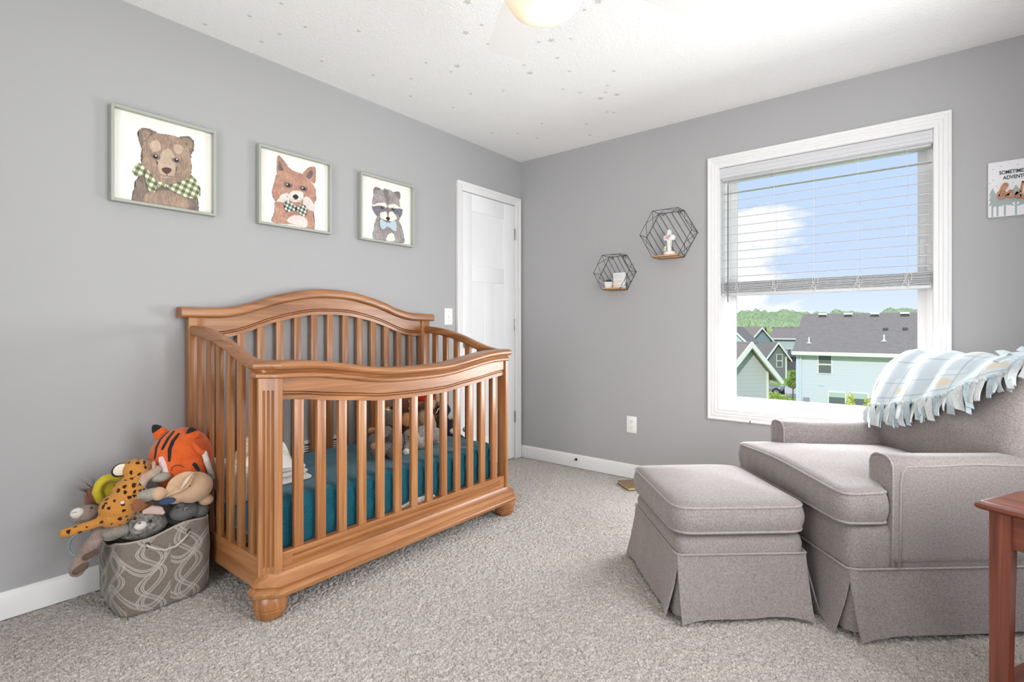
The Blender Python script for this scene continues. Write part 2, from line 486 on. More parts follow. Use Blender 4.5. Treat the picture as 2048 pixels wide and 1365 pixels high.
def slat(m, z, tilt, y=0.045, w=0.025):
    sec = []
    for k in range(7):
        q = -1 + 2 * k / 6
        yy = q * w; zz = 0.0025 * (1 - q * q)
        sec.append((yy, zz + 0.0014)); 
    for k in range(6, -1, -1):
        q = -1 + 2 * k / 6
        sec.append((q * w, 0.0025 * (1 - q * q) - 0.0014))
    ct, st = math.cos(tilt), math.sin(tilt)
    m.loft([[(x, y + a * ct - b * st, z + a * st + b * ct) for a, b in sec] for x in (bx0, bx1)])
rs = random.Random(3)
for k, z in enumerate(zs):
    slat(m, z, math.radians((3.0 if k == 0 else 13.6 - 0.75 * k) + rs.uniform(-1, 1)))
obj('slats', m, M_slat, bl, smooth=30)
m = MB()
for k in range(11): slat(m, 1.352 - k * 0.0058, math.radians(rs.uniform(-1.5, 1.5)), 0.045 + rs.uniform(-0.002, 0.002))
obj('stacked_slats', m, M_slat, bl, smooth=30)
m = MB(); m.box(bx0, bx1, 0.020, 0.070, 1.268, 1.286, 0.004); obj('bottom_rail', m, M_slat, bl)
for x in (1.703, 1.915, 2.125, 2.336, 2.55):
    m = MB()
    for y in (0.020, 0.070):
        m.tube([(x, y, 2.0), (x, y, 1.29)], 0.0008, 5)
    for z in zs: m.tube([(x, 0.021, z), (x, 0.069, z)], 0.0006, 4)
    # slack cords bunched over the stacked slats
    for q in range(3):
        pts = []
        for k in range(15):
            a = k / 14
            pts.append((x + 0.02 * math.sin(a * 5 + q * 2.1) * (1 - 0.3 * q), 0.016 - 0.006 * math.sin(a * PI), 1.352 - 0.075 * a + 0.012 * math.sin(a * 9 + q)))
        m.tube(pts, 0.0011, 5)
    obj('ladder_cord', m, M_cord, bl)
m = MB(); m.tube([(1.651, 0.012, 1.985), (1.651, 0.010, 1.96)], 0.003, 8); m.tube([(1.651, 0.010, 1.965), (1.651, 0.008, 1.227)], 0.0042, 8)
obj('tilt_wand', m, plain('clear_grey_plastic', srgb(120, 125, 125), 0.25, 0.5), bl)

# ------------------------------------------------------------------ small wall fittings
t = thing('light_switch', 'white single light switch plate on left wall beside the door', 'switch', (0.0, -0.833, 1.085))
m = MB(); m.box(0.0, 0.006, -0.872, -0.794, 1.086, 1.203, 0.003); obj('plate', m, M_plate, t)
m = MB(); m.box(0.004, 0.016, -0.838, -0.828, 1.136, 1.156, 0.002); obj('toggle', m, M_plate, t)
for z in (1.108, 1.182):
    m = MB(); m.ell((0.0062, -0.833, z), (0.0012, 0.003, 0.003), n=10); obj('screw', m, M_steel, t)
t = thing('wall_outlet', 'white double wall outlet low on the back wall, left of the window', 'outlet', (0.9985, 0.0, 0.319))
m = MB(); m.box(0.960, 1.037, -0.006, 0.0, 0.320, 0.438, 0.003); obj('plate', m, M_plate, t)
for z in (0.359, 0.399):
    m = MB(); m.lathe([(0.001, 0), (0.0165, 0), (0.0165, 0.003), (0.001, 0.003)], n=20)
    m.xf(m.bm.verts, Matrix.Translation((0.9985, -0.0055, z)) @ Matrix.Rotation(PI/2, 4, 'X')); r_ = obj('receptacle', m, M_plate, t)
    m = MB()
    for dx, hh in ((-0.006, 0.0045), (0.006, 0.0038)): m.box(0.9985 + dx - 0.001, 0.9985 + dx + 0.001, -0.0092, -0.0086, z + 0.003 - hh, z + 0.003 + hh)
    m.box(0.9985 - 0.002, 0.9985 + 0.002, -0.0092, -0.0086, z - 0.010, z - 0.006)
    obj('slot', m, M_dark, r_, smooth=0)
m = MB(); p = BW(1152.5, 919.5, -0.014)
m.xf(m.lathe([(0.001, 0), (0.011, 0), (0.011, 0.004), (0.006, 0.006), (0.006, 0.03), (0.001, 0.03)], n=18), Matrix.Translation((p.x, -0.013, p.z)) @ Matrix.Rotation(PI/2, 4, 'X'))
st_ = obj('door_stop', m, plain('dark_bronze', srgb(70, 66, 62), 0.4, 0.5, 0.8), label='small dark round door stop screwed to the white back baseboard', cat='door stop', origin=(p.x, -0.014, p.z))
m = MB(); m.xf(m.lathe([(0.001, 0), (0.0058, 0), (0.004, 0.005), (0.001, 0.006)], n=14), Matrix.Translation((p.x, -0.042, p.z)) @ Matrix.Rotation(PI/2, 4, 'X'))
obj('rubber_tip', m, plain('white_rubber', srgb(225, 225, 225), 0.6), st_)
p = BW(1501, 844, -0.012)
m = MB(); m.tube([(p.x, -0.022, p.z + 0.006), (p.x, -0.024, p.z - 0.004), (p.x, -0.030, p.z - 0.008), (p.x, -0.034, p.z - 0.002)], 0.0018, 8)
m.xf(m.lathe([(0.001, 0), (0.004, 0), (0.004, 0.003), (0.001, 0.003)], n=10), Matrix.Translation((p.x, -0.0195, p.z + 0.003)) @ Matrix.Rotation(PI/2, 4, 'X'))
obj('cup_hook', m, plain('dark_bronze', None), label='tiny dark cup hook under the window casing', cat='hook')
# louvred vent on the wall behind the crib
t = thing('wall_vent', 'white louvred vent low on left wall behind the crib slats', 'vent', (0, -1.81, 0.10))
m = MB()
vy0, vy1, vz0, vz1 = -1.935, -1.665, 0.17, 0.452
for a, b_, c, d in ((vy0, vy0 + .02, vz0, vz1), (vy1 - .02, vy1, vz0, vz1), (vy0, vy1, vz0, vz0 + .02), (vy0, vy1, vz1 - .02, vz1)): m.box(0, 0.007, a, b_, c, d, 0.002)
obj('frame', m, M_plate, t)
m = MB()
z = vz0 + 0.026
while z < vz1 - 0.022:
    m.loft([[(0.0005, y, z), (0.0065, y, z - 0.005), (0.0065, y, z - 0.0035), (0.0005, y, z + 0.0015)] for y in (vy0 + .018, vy1 - .018)]); z += 0.0125
obj('louvre_panel', m, M_plate, t)
m = MB(); m.box(0.0001, 0.0004, vy0 + .018, vy1 - .018, vz0 + .018, vz1 - .018); obj('backing', m, M_dark, t, smooth=0)
# ================================================================== CRIB
WD = (srgb(100, 60, 30), srgb(154, 100, 56), srgb(188, 137, 88))
M_wy = wood('crib_wood_lengthwise', *WD, 1, .36, 1.0, .28); M_wx = wood('crib_wood_crosswise', *WD, 0, .36, 1.0, .28); M_wz = wood('crib_wood_upright', *WD, 2, .36, 1.0, .28)
YC = -1.780; HL = 0.717                    # middle and half length of the crib
crib = thing('crib', 'honey brown wooden slatted baby crib with arched headboard against left wall', 'crib', (0.40, YC, 0.0))
T_cap = [(0, 1.276), (.12, 1.270), (.24, 1.248), (.34, 1.222), (.44, 1.187), (.53, 1.165), (.60, 1.158), (.80, 1.157)]
T_arch = [(0, 1.138), (.12, 1.133), (.2, 1.119), (.29, 1.099), (.38, 1.071), (.47, 1.038), (.55, 1.019), (.62, 1.013), (.80, 1.013)]
T_fcap = [(0, .884), (.15, .887), (.25, .896), (.37, .915), (.5, .934), (.6, .940), (.80, .941)]
T_farch = [(0, .740), (.1, .741), (.2, .744), (.3, .756), (.45, .773), (.55, .787), (.66, .797), (.80, .798)]
ys = lambda a, n=49: [YC - a + 2 * a * k / (n - 1) for k in range(n)]
def rail(tab_hi, off, ylist, prof, mats, name):
    """prof: (x, z) outline relative to the curve"""
    m = MB(); m.loft([[(px, y, interp(tab_hi, abs(y - YC)) + off + pz) for px, pz in prof] for y in ylist])
    return obj(name, m, mats, crib, smooth=35)
def rounded(x0, x1, z0, z1, r, n=4):
    P = []
    for cx, cz, a0 in ((x1 - r, z1 - r, 0), (x0 + r, z1 - r, 90), (x0 + r, z0 + r, 180), (x1 - r, z0 + r, 270)):
        for k in range(n + 1):
            a = math.radians(a0 + 90 * k / n); P.append((cx + r * math.cos(a), cz + r * math.sin(a)))
    return P
# headboard
rail(T_cap, 0, ys(0.748), rounded(0.004, 0.074, -0.048, 0, 0.014), M_wy, 'headboard_cap')
m = MB()
Y = ys(HL - 0.064)
groove = []
for y in Y:
    d = abs(y - YC); zt = interp(T_cap, d) - 0.046; zb = interp(T_arch, d)
    g1 = zb + 0.030; g2 = zb + 0.020
    groove.append([(0.018, y, zb), (0.046, y, zb), (0.046, y, g2 - 0.003), (0.040, y, g2), (0.046, y, g2 + 0.003), (0.046, y, g1 - 0.003), (0.041, y, g1), (0.050, y, g1 + 0.003), (0.050, y, zt), (0.018, y, zt)])
m.loft(groove); obj('headboard_panel', m, M_wy, crib, smooth=25)
# slats between the posts
inner = HL - 0.064
sw = 0.039; gap = (2 * inner - 13 * sw) / 14
slat_y = [YC - inner + gap + sw / 2 + k * (sw + gap) for k in range(13)]
for y in slat_y:
    z1 = min(interp(T_arch, abs(y - YC - sw/2)), interp(T_arch, abs(y - YC + sw/2))) + 0.012
    m = MB(); m.box(0.022, 0.042, y - sw/2, y + sw/2, 0.20, z1, 0.003); obj('headboard_slat', m, M_wz, crib)
m = MB(); m.box(0.018, 0.050, YC - inner, YC + inner, 0.105, 0.205, 0.003); obj('headboard_bottom_rail', m, M_wy, crib)
for s_ in (-1, 1):
    y0, y1 = sorted((YC + s_ * HL, YC + s_ * (HL - 0.066)))
    m = MB(); m.box(0.017, 0.062, y0, y1, 0.0, 1.112, 0.003); obj('back_post', m, M_wz, crib)
# front rail
XF = 0.770
fy = ys(0.741)
capprof = [(-0.010, 0.0)] + []
def chamfer_rail(tab, off, prof, half, cham, name, z_end=None):
    """a moulding running along the front with 45 degree mitred corners and short returns on the sides. prof: (x, z)"""
    m = MB(); yl = ys(half - cham, 45)
    xm = max(p[0] for p in prof); xmin = min(p[0] for p in prof)
    secs = []
    def zc(y): return interp(tab, abs(y - YC)) + off
    # left return (runs along x), mitre, front run, mitre, right return
    def side(s_):
        out = []
        # end of the return, deeper in x
        ret = 0.045
        A = []; B_ = []; C = []
        for px, pz in prof:
            d = xm - px                         # how far inside of the outer face
            z = zc(YC + s_ * half) + pz
            # outer chamfer corner on the side face
            A.append((xm - cham - ret, YC + s_ * (half - d), z))
            k = d * math.tan(math.radians(22.5))
            B_.append((xm - cham - k + 0.0, YC + s_ * (half - d), z))
            C.append((xm - d, YC + s_ * (half - cham - k), zc(YC + s_ * (half - cham)) + pz))
        return A, B_, C
    A, B_, C = side(-1); secs += [A, B_, C]
    for y in yl[1:-1]: secs.append([(px, y, zc(y) + pz) for px, pz in prof])
    A, B_, C = side(1); secs += [C, B_, A]
    m.loft(secs); return obj(name, m, M_wy, crib, smooth=35)
def bead(x0, x1, z0, z1, r):  # flat back at x0, rounded nose at x1
    P = [(x0, z0), (x0, z1)]
    for k in range(9):
        a = math.radians(90 - 180 * k / 8); P.append((x1 - r + r * math.cos(a), (z0 + z1) / 2 + (z1 - z0) / 2 * math.sin(a)))
    return P
chamfer_rail(T_fcap, 0, bead(0.700, 0.800, -0.031, 0.0, 0.014), 0.741, 0.070, 'front_top_cap')
pr = [(0.715, -0.064), (0.715, -0.031), (0.778, -0.031), (0.774, -0.037), (0.772, -0.041), (0.777, -0.043), (0.7805, -0.048), (0.782, -0.055), (0.780, -0.061), (0.775, -0.064)]
chamfer_rail(T_fcap, 0, pr, 0.728, 0.058, 'front_top_moulding')
m = MB(); sec = []
for y in ys(inner):
    d = abs(y - YC); zt = interp(T_fcap, d) - 0.062; zb = interp(T_farch, d); g1 = zb + 0.030; g2 = zb + 0.020
    sec.append([(0.728, y, zb), (0.756, y, zb), (0.756, y, g2 - .003), (0.750, y, g2), (0.756, y, g2 + .003), (0.756, y, g1 - .003), (0.751, y, g1), (0.760, y, g1 + .003), (0.760, y, zt), (0.728, y, zt)])
m.loft(sec); obj('front_panel', m, M_wy, crib, smooth=25)
for y in slat_y:
    z1 = min(interp(T_farch, abs(y - YC - sw/2)), interp(T_farch, abs(y - YC + sw/2))) + 0.012
    m = MB(); m.box(0.732, 0.752, y - sw/2, y + sw/2, 0.205, z1, 0.003); obj('front_slat', m, M_wz, crib)
# front apron with two long grooves
def apron():
    m = MB()
    P = [(0.728, 0.085), (0.762, 0.085), (0.762, 0.170)]
    for g in (0.182, 0.203): P += [(0.762, g - 0.0045), (0.755, g - 0.003), (0.755, g + 0.002), (0.762, g + 0.004)]
    P += [(0.762, 0.222), (0.759, 0.225), (0.728, 0.225)]
    flat = [(min(x, 0.762) if x > 0.75 else x, z) for x, z in P]
    flat = [((0.762 if 0.752 < x < 0.7595 and z < 0.21 else x), z) for x, z in flat]
    secs = [[(x, YC - inner, z) for x, z in flat], [(x, YC - inner + 0.045, z) for x, z in flat], [(x, YC - inner + 0.052, z) for x, z in P], [(x, YC + inner - 0.052, z) for x, z in P], [(x, YC + inner - 0.045, z) for x, z in flat], [(x, YC + inner, z) for x, z in flat]]
    m.loft(secs); return obj('front_apron', m, M_wy, crib, smooth=25)
apron()
# base moulding
pr = [(0.740, 0.085), (0.740, 0.160), (0.770, 0.160), (0.775, 0.152), (0.787, 0.140), (0.802, 0.130), (0.808, 0.124), (0.804, 0.119), (0.803, 0.114), (0.812, 0.110), (0.818, 0.102), (0.818, 0.094), (0.812, 0.085)]
T_flat = [(0, 0.0), (0.9, 0.0)]
chamfer_rail(T_flat, 0, pr, 0.752, 0.066, 'base_moulding')
# front posts with a fluted chamfer
for s_ in (-1, 1):
    ch = 0.048; yo = YC + s_ * HL; w = 0.066
    outer = [(XF - 0.062, yo), (XF - ch, yo)]
    a = Vector((XF - ch, yo)); b_ = Vector((XF, yo - s_ * ch)); d = b_ - a; n_ = Vector((1, s_)).normalized()
    fl = []
    for c_ in (0.27, 0.5, 0.73):
        for dt, dp in ((-0.070, 0), (-0.045, -.004), (0, -.0055), (0.045, -.004), (0.070, 0)): fl.append((c_ + dt, dp))
    mid = [a + d * t_ + n_ * q for t_, q in fl]; midf = [a + d * t_ for t_, q in fl]
    rest = [(XF, yo - s_ * ch), (XF, yo - s_ * w), (XF - 0.062, yo - s_ * w)]
    def ringz(fluted, z): return [(x, y, z) for x, y in outer] + [(p.x, p.y, z) for p in (mid if fluted else midf)] + [(x, y, z) for x, y in rest]
    m = MB(); m.loft([ringz(False, 0.10), ringz(False, 0.172), ringz(True, 0.180), ringz(True, 0.825), ringz(False, 0.833), ringz(False, 0.885)])
    obj('front_post', m, M_wz, crib, smooth=25)
    m = MB(); m.lathe([(0.001, 0.0), (0.046, 0.0), (0.053, 0.012), (0.0575, 0.028), (0.0585, 0.033), (0.0565, 0.035), (0.0565, 0.037), (0.0600, 0.040), (0.0615, 0.056), (0.058, 0.074), (0.050, 0.088), (0.001, 0.088)], (0.735, YC + s_ * 0.679, 0.0), 36)
    obj('bun_foot', m, M_wz, crib, smooth=30)
# sides
T_side = [(0.05, 1.074), (0.12, 1.072), (0.22, 1.060), (0.32, 1.040), (0.42, 1.012), (0.52, .978), (0.60, .955), (0.68, .942), (0.75, .940)]
for s_ in (-1, 1):
    yo = YC + s_ * (HL - 0.004); yi = yo - s_ * 0.042
    m = MB(); xs_ = [0.052 + (0.74 - 0.052) * k / 30 for k in range(31)]
    y0, y1 = sorted((yo, yi))
    m.loft([[(x, py, interp(T_side, x) + pz) for py, pz in rounded(y0, y1, -0.045, 0, 0.012)] for x in xs_]); obj('side_top_rail', m, M_wx, crib, smooth=35)
    y0, y1 = sorted((YC + s_ * (HL - 0.010), YC + s_ * (HL - 0.034)))
    m = MB(); m.box(0.060, 0.712, y0, y1, 0.085, 0.205, 0.003); obj('side_apron', m, M_wx, crib)
    L_ = 0.708 - 0.062; g = (L_ - 6 * sw) / 7
    for k in range(6):
        x = 0.062 + g + sw / 2 + k * (sw + g)
        m = MB(); m.box(x - sw/2, x + sw/2, y0 + .002, y1 - .002, 0.20, interp(T_side, x) - 0.035, 0.003); obj('side_slat', m, M_wz, crib)
# mattress support under the mattress
m = MB(); m.box(0.10, 0.700, YC - 0.30, YC + 0.30, 0.205, 0.217, 0.002); m.box(0.10, 0.69, YC - 0.56, YC + 0.56, 0.200, 0.205); obj('mattress_support', m, plain('white_board', srgb(222, 220, 214), 0.6), crib)

# mattress with teal fitted sheet
M_teal = fabric('teal_sheet', srgb(10, 74, 92), srgb(26, 108, 126), 500, 0.75, 0.06, 0.2)
mt = thing('crib_mattress', 'crib mattress in a teal fitted sheet inside the crib', 'mattress', (0.39, YC, 0.224))
def matt():
    m = MB(); x0, x1 = 0.064, 0.716; hy = 0.640; z0, z1 = 0.225, 0.402; r = 0.035
    N = 220; rings = []
    def peri(t, inset):
        ax, ay = (x1 - x0) / 2 - inset, hy - inset; rr = max(0.06 - inset, 0.004); P = []
        Lx, Ly = 2 * (ax - rr), 2 * (ay - rr); q = PI / 2 * rr; tot = 2 * (Lx + Ly) + 4 * q; s = (t % 1) * tot
        cx, cy = (x0 + x1) / 2, YC
        for seg, ln in (('l', Ly), ('c', q), ('l', Lx), ('c', q), ('l', Ly), ('c', q), ('l', Lx), ('c', q)):
            P.append((seg, ln))
        corner = [(ax - rr, -(ay - rr)), (ax - rr, ay - rr), (-(ax - rr), ay - rr), (-(ax - rr), -(ay - rr))]
        i = 0
        for k, (seg, ln) in enumerate(P):
            if s <= ln or k == 7:
                e = k // 2
                if seg == 'l':
                    a = corner[e]; n_ = [(1, 0), (0, 1), (-1, 0), (0, -1)][e]; d = [(0, 1), (-1, 0), (0, -1), (1, 0)][e]
                    return cx + a[0] + n_[0] * rr + d[0] * s, cy + a[1] + n_[1] * rr + d[1] * s, n_
                c_ = corner[(e + 1) % 4]; an = math.radians([0, 90, 180, 270][e]) + (s / max(ln, 1e-6)) * PI / 2
                n_ = (math.cos(an), math.sin(an)); return cx + c_[0] + n_[0] * rr, cy + c_[1] + n_[1] * rr, n_
            s -= ln
    prof = [(0.012, -0.022), (0.0, 0.004), (0.0, 0.06), (0.0, 0.105), (0.0, 0.14)] + [(r * (1 - math.cos(a)), 0.142 + r * math.sin(a)) for a in (0.3, 0.6, 0.9, 1.2, 1.5)] + [(0.06, 0.180), (0.12, 0.182), (0.2, 0.180), (0.3, 0.178)]
    for inset, dz in prof:
        ring = []
        for k in range(N):
            x, y, n_ = peri(k / N, min(inset, 0.30)); z = z0 + dz
            side = max(0, 1 - abs(dz - 0.08) / 0.11)
            wv = 0.006 * side * (math.sin(k * 0.55 + 2.5 * dz * 20) + 0.7 * noise.noise(Vector((k * .33, dz * 25, 1))) )
            top = (0.003 * math.sin(x * 38 + 3 * math.sin(y * 7)) + 0.004 * noise.noise(Vector((x * 6, y * 5, 3)))) * (1 if dz > .15 else 0)
            ring.append((x + n_[0] * wv, y + n_[1] * wv, z + top + ((0.004 * noise.noise(Vector((k * .2, 5, 2))) + .030 * math.exp(-((y - YC - .06) / .12) ** 2)) if dz < .015 else 0) + 0.004))
        rings.append(ring)
    m.loft(rings); return m
obj('fitted_sheet', matt(), M_teal, mt, smooth=180)
m = MB(); m.box(0.085, 0.706, YC - 0.60, YC + 0.60, 0.216, 0.300, 0.01); obj('mattress_core', m, plain('mattress_white', srgb(225, 222, 214), 0.8), mt)
# ================================================================== ARMCHAIR, OTTOMAN, THROW, SIDE TABLE
M_up = fabric('taupe_upholstery', srgb(112, 104, 102), srgb(160, 151, 149), 520, 0.95, 0.22, 0.25)
M_pipe = fabric('taupe_piping', srgb(130, 122, 119), srgb(172, 164, 161), 520, 0.95, 0.1, 0.2)

def outline_round(poly, r, n=6):
    """round the corners of a closed 2D polygon; r may be a list"""
    N = len(poly); out = []
    for i in range(N):
        p = Vector(poly[i]); a = Vector(poly[i-1]); b = Vector(poly[(i+1) % N]); rr = r[i] if isinstance(r, (list, tuple)) else r
        u = (a - p).normalized(); v = (b - p).normalized()
        h = min(rr, (a - p).length * .45, (b - p).length * .45)
        p0 = p + u * h; p1 = p + v * h
        for k in range(n + 1):
            t = k / n; out.append(((1-t)**2 * p0.x + 2*t*(1-t) * p.x + t*t * p1.x, (1-t)**2 * p0.y + 2*t*(1-t) * p.y + t*t * p1.y))
    return out
def resample(P, n):
    P = [Vector(p) for p in P]; L = [0.0]
    for i in range(len(P)): L.append(L[-1] + (P[(i+1) % len(P)] - P[i]).length)
    out = []; j = 0
    for k in range(n):
        s = L[-1] * k / n
        while L[j+1] < s: j += 1
        t = (s - L[j]) / max(L[j+1] - L[j], 1e-9); a = P[j]; b = P[(j+1) % len(P)]; out.append(a.lerp(b, t))
    return out
def inset2(P, d):
    """inset by moving along inward normals (P counter clockwise)"""
    N = len(P); out = []
    for i in range(N):
        t = (P[(i+1) % N] - P[i-1]); t.normalize(); n_ = Vector((-t.y, t.x)); out.append(P[i] + n_ * d)
    return out
def boxed_cushion(poly, r, z0, z1, crown, bulge=0.012, N=160, sag=None, seed=0, wr=0.0):
    """box cushion; returns (MB, lower welt path, upper welt path)"""
    P = resample(outline_round(poly, r), N); c = sum(P, Vector((0, 0))) / N
    rings = []
    def R(Q, z, top=False, k=0): 
        ring = []
        for i, q in enumerate(Q):
            zz = z + (sag(q.x, q.y) if sag and top else 0)
            ring.append((q.x, q.y, zz))
        return ring
    rings.append([(c.x + (p.x - c.x) * .5, c.y + (p.y - c.y) * .5, z0) for p in P])
    rings.append(R(inset2(P, .02), z0))
    rings.append(R(inset2(P, .004), z0 + .004))
    lo = R(P, z0 + .012); rings.append(lo)
    nb = 7
    for k in range(1, nb):
        t = k / nb; z = z0 + .012 + (z1 - z0 - .02) * t; q = inset2(P, -bulge * math.sin(PI * t)); ring = []
        for i, p in enumerate(q):
            w_ = wr * math.sin(PI * t) * (math.sin(i * 1.1 + seed) + .8 * noise.noise(Vector((i * .45, t * 2, seed))))
            d = (p - c).normalized(); ring.append((p.x + d.x * w_, p.y + d.y * w_, z + (sag(p.x, p.y) * t if sag else 0)))
        rings.append(ring)
    hi = R(P, z1 - .008, True); rings.append(hi)
    rings.append(R(inset2(P, .004), z1 - .001, True))
    for k in range(1, 9):
        t = k / 8; s_ = 1 - t * .97; ring = []
        for p in P:
            x = c.x + (p.x - c.x) * s_; y = c.y + (p.y - c.y) * s_
            x0 = c.x + (p.x - c.x) * .97; z = z1 + crown * (1 - (s_) ** 2.2) + .0025 * noise.noise(Vector((x * 9, y * 9, seed))) + (sag(x, y) if sag else 0)
            ring.append((x, y, z))
        rings.append(ring)
    m = MB(); m.loft(rings); return m, lo, hi

def skirt_panel(p0, p1, nrm, zt, flare, spread0, spread1, arch=0.014, seed=0, th=0.006):
    p0 = Vector(p0); p1 = Vector(p1); n_ = Vector((nrm[0], nrm[1], 0)); t_ = (p1 - p0).normalized(); m = MB()
    def fn(q):
        def g(u, v):
            s = u; drop = v
            e0 = spread0 * drop; e1 = spread1 * drop
            base = p0 + (p1 - p0) * s - t_ * e0 * (1 - s) + t_ * e1 * s
            hem = arch * math.sin(PI * s) ** 0.7 + 0.004 * math.sin(s * 9 + seed)
            z = zt * (1 - drop) + (0.004 + hem) * drop
            ed = (abs(s - .5) * 2) ** 6
            out = flare * drop ** 1.4 * (1 + .55 * ed) + 0.006 * drop * math.sin(s * 7 + seed) + .003 * noise.noise(Vector((s * 8, drop * 3, seed)))
            return base.to_3d().xy.to_3d() + n_ * (out + q) + Vector((0, 0, z))
        return g
    a = m.grid(fn(0), 41, 13); b = m.grid(fn(-th), 41, 13)
    # close the rim
    bm = m.bm; bm.verts.ensure_lookup_table()
    nu, nv = 41, 13; A = lambda i, j: a[i * nv + j]; B_ = lambda i, j: b[i * nv + j]
    for i in range(nu - 1):
        for j in (0, nv - 1): bm.faces.new((A(i, j), A(i+1, j), B_(i+1, j), B_(i, j)))
    for j in range(nv - 1):
        for i in (0, nu - 1): bm.faces.new((A(i, j), A(i, j+1), B_(i, j+1), B_(i, j)))
    return m

def skirted(root, x0, x1, y0, y1, zt, flare):
    """four skirt panels, four corner pleats, seam piping"""
    P = [((x0, y0, 0), (x1, y0, 0), (0, -1)), ((x1, y0, 0), (x1, y1, 0), (1, 0)), ((x1, y1, 0), (x0, y1, 0), (0, 1)), ((x0, y1, 0), (x0, y0, 0), (-1, 0))]
    for k, (a, b_, n_) in enumerate(P):
        obj('skirt_panel', skirt_panel(a, b_, n_, zt, flare, 0.0, 0.0, seed=k * 1.7), M_up, root, smooth=60)
    for cx, cy, sx, sy in ((x0, y0, 1, 1), (x1, y0, -1, 1), (x1, y1, -1, -1), (x0, y1, 1, -1)):
        m = MB(); n_ = 9; rings = []
        for k in range(n_):
            t = k / (n_ - 1); z = zt * (1 - t) + .012 * t; o = .35 * flare * t
            rings.append([(cx + sx * .004 - sx * o, cy + sy * .09, z), (cx + sx * .004 - sx * o, cy + sy * .02 - sy * o * .5, z), (cx + sx * .02 - sx * o * .5, cy + sy * .004 - sy * o, z), (cx + sx * .09, cy + sy * .004 - sy * o, z), (cx + sx * .09, cy + sy * .02, z), (cx + sx * .02, cy + sy * .09, z)])
        m.loft(rings); obj('corner_pleat', m, M_up, root, smooth=60)
    m = MB(); path = [(p.x, p.y, zt) for p in resample(outline_round([(x0 - .003, y0 - .003), (x1 + .003, y0 - .003), (x1 + .003, y1 + .003), (x0 - .003, y1 + .003)], .012), 80)]
    m.tube(path, .0042, 6, closed=True); obj('skirt_piping', m, M_pipe, root, smooth=180)

# ---------------------------------------------------------------- chair
C0 = Vector((2.420, -1.275, 0.0)); CR = math.radians(41)
ch = thing('armchair', 'taupe fabric armchair with skirted base under the window corner', 'armchair', C0, CR, local=True)
m = MB(); P = resample(outline_round([(.015, .010), (.80, .010), (.80, .770), (.015, .770)], .035), 120)
m.loft([[(p.x, p.y, z) for p in inset2(P, i)] for z, i in ((.10, .03), (.215, .004), (.235, 0), (.34, -.002), (.366, .004), (.374, .02))]); obj('seat_base', m, M_up, ch, smooth=60)
skirted(ch, .012, .800, .006, .774, .226, .040)
def sag(x, y):
    return -0.006 * math.exp(-((x - .02) / .10) ** 2) * math.exp(-((y - .02) / .12) ** 2) + .022 * math.exp(-((x - .25) / .35) ** 2) * math.exp(-((y - .45) / .22) ** 2)
m, lo, hi = boxed_cushion([(-.012, .002), (.150, .002), (.158, .118), (.66, .118), (.66, .684), (.158, .684), (.150, .778), (-.012, .778)], [.05, .03, .03, .04, .04, .03, .03, .05], .374, .500, .022, .010, 220, sag, 2, .0022)
cu = obj('seat_cushion', m, M_up, ch, smooth=60)
for nm, pth in (('cushion_piping', lo), ('cushion_piping', hi)):
    m = MB(); m.tube(pth, .0048, 6, closed=True); obj(nm, m, M_pipe, cu, smooth=180)
for s_, ya, yb in ((0, .000, .112), (1, .672, .784)):
    # arm: rounded slab, front face set back from the cushion
    Q = rounded(ya, yb, .228, .612, .040, 6); Q = [(a, z) for a, z in Q]
    low = []
    m = MB(); secs = []
    for b_, ins in ((.158, .014), (.161, .006), (.168, 0.0), (.30, 0), (.45, 0), (.60, 0), (.84, 0), (.85, .01)):
        cxa = (ya + yb) / 2; ring = []
        for a, z in Q:
            f = (abs(a - cxa) - ins) / max(abs(a - cxa), 1e-6) if abs(a - cxa) > ins else 0
            dip = -.004 * math.sin((b_ - .16) * 4) if z > .5 else 0
            ring.append((b_, cxa + (a - cxa) * f, (z - ins if z > .45 else z) + dip))
        secs.append(ring)
    m.loft(secs); arm = obj('arm', m, M_up, ch, smooth=60)
    # piping: round the front face, and along the outer top edge
    yo, yi = (ya, yb) if s_ == 0 else (yb, ya)
    fp = [(.163, a + (0.002 if a < (ya+yb)/2 else -.002), z) for a, z in ([(ya, .235)] + [(ya, .35), (ya, .5)] + [q for q in reversed(Q) if q[1] > .52] + [(yb, .5), (yb, .45)])]
    m = MB(); m.tube(fp, .0042, 6); obj('arm_piping', m, M_pipe, arm, smooth=180)
    sg = -1 if s_ == 0 else 1
    pth = [(.185, yo + sg * .0015, .232), (.187, yo + sg * .0015, .40), (.188, yo + sg * .0015, .53), (.196, yo + sg * .001, .562), (.215, yo - sg * .002, .580)] + [(.215 + .62 * k / 12, yo - sg * .002, .583 - .003 * math.sin(k)) for k in range(1, 13)]
    m = MB(); m.tube(pth, .0040, 6); obj('arm_piping', m, M_pipe, arm, smooth=180)
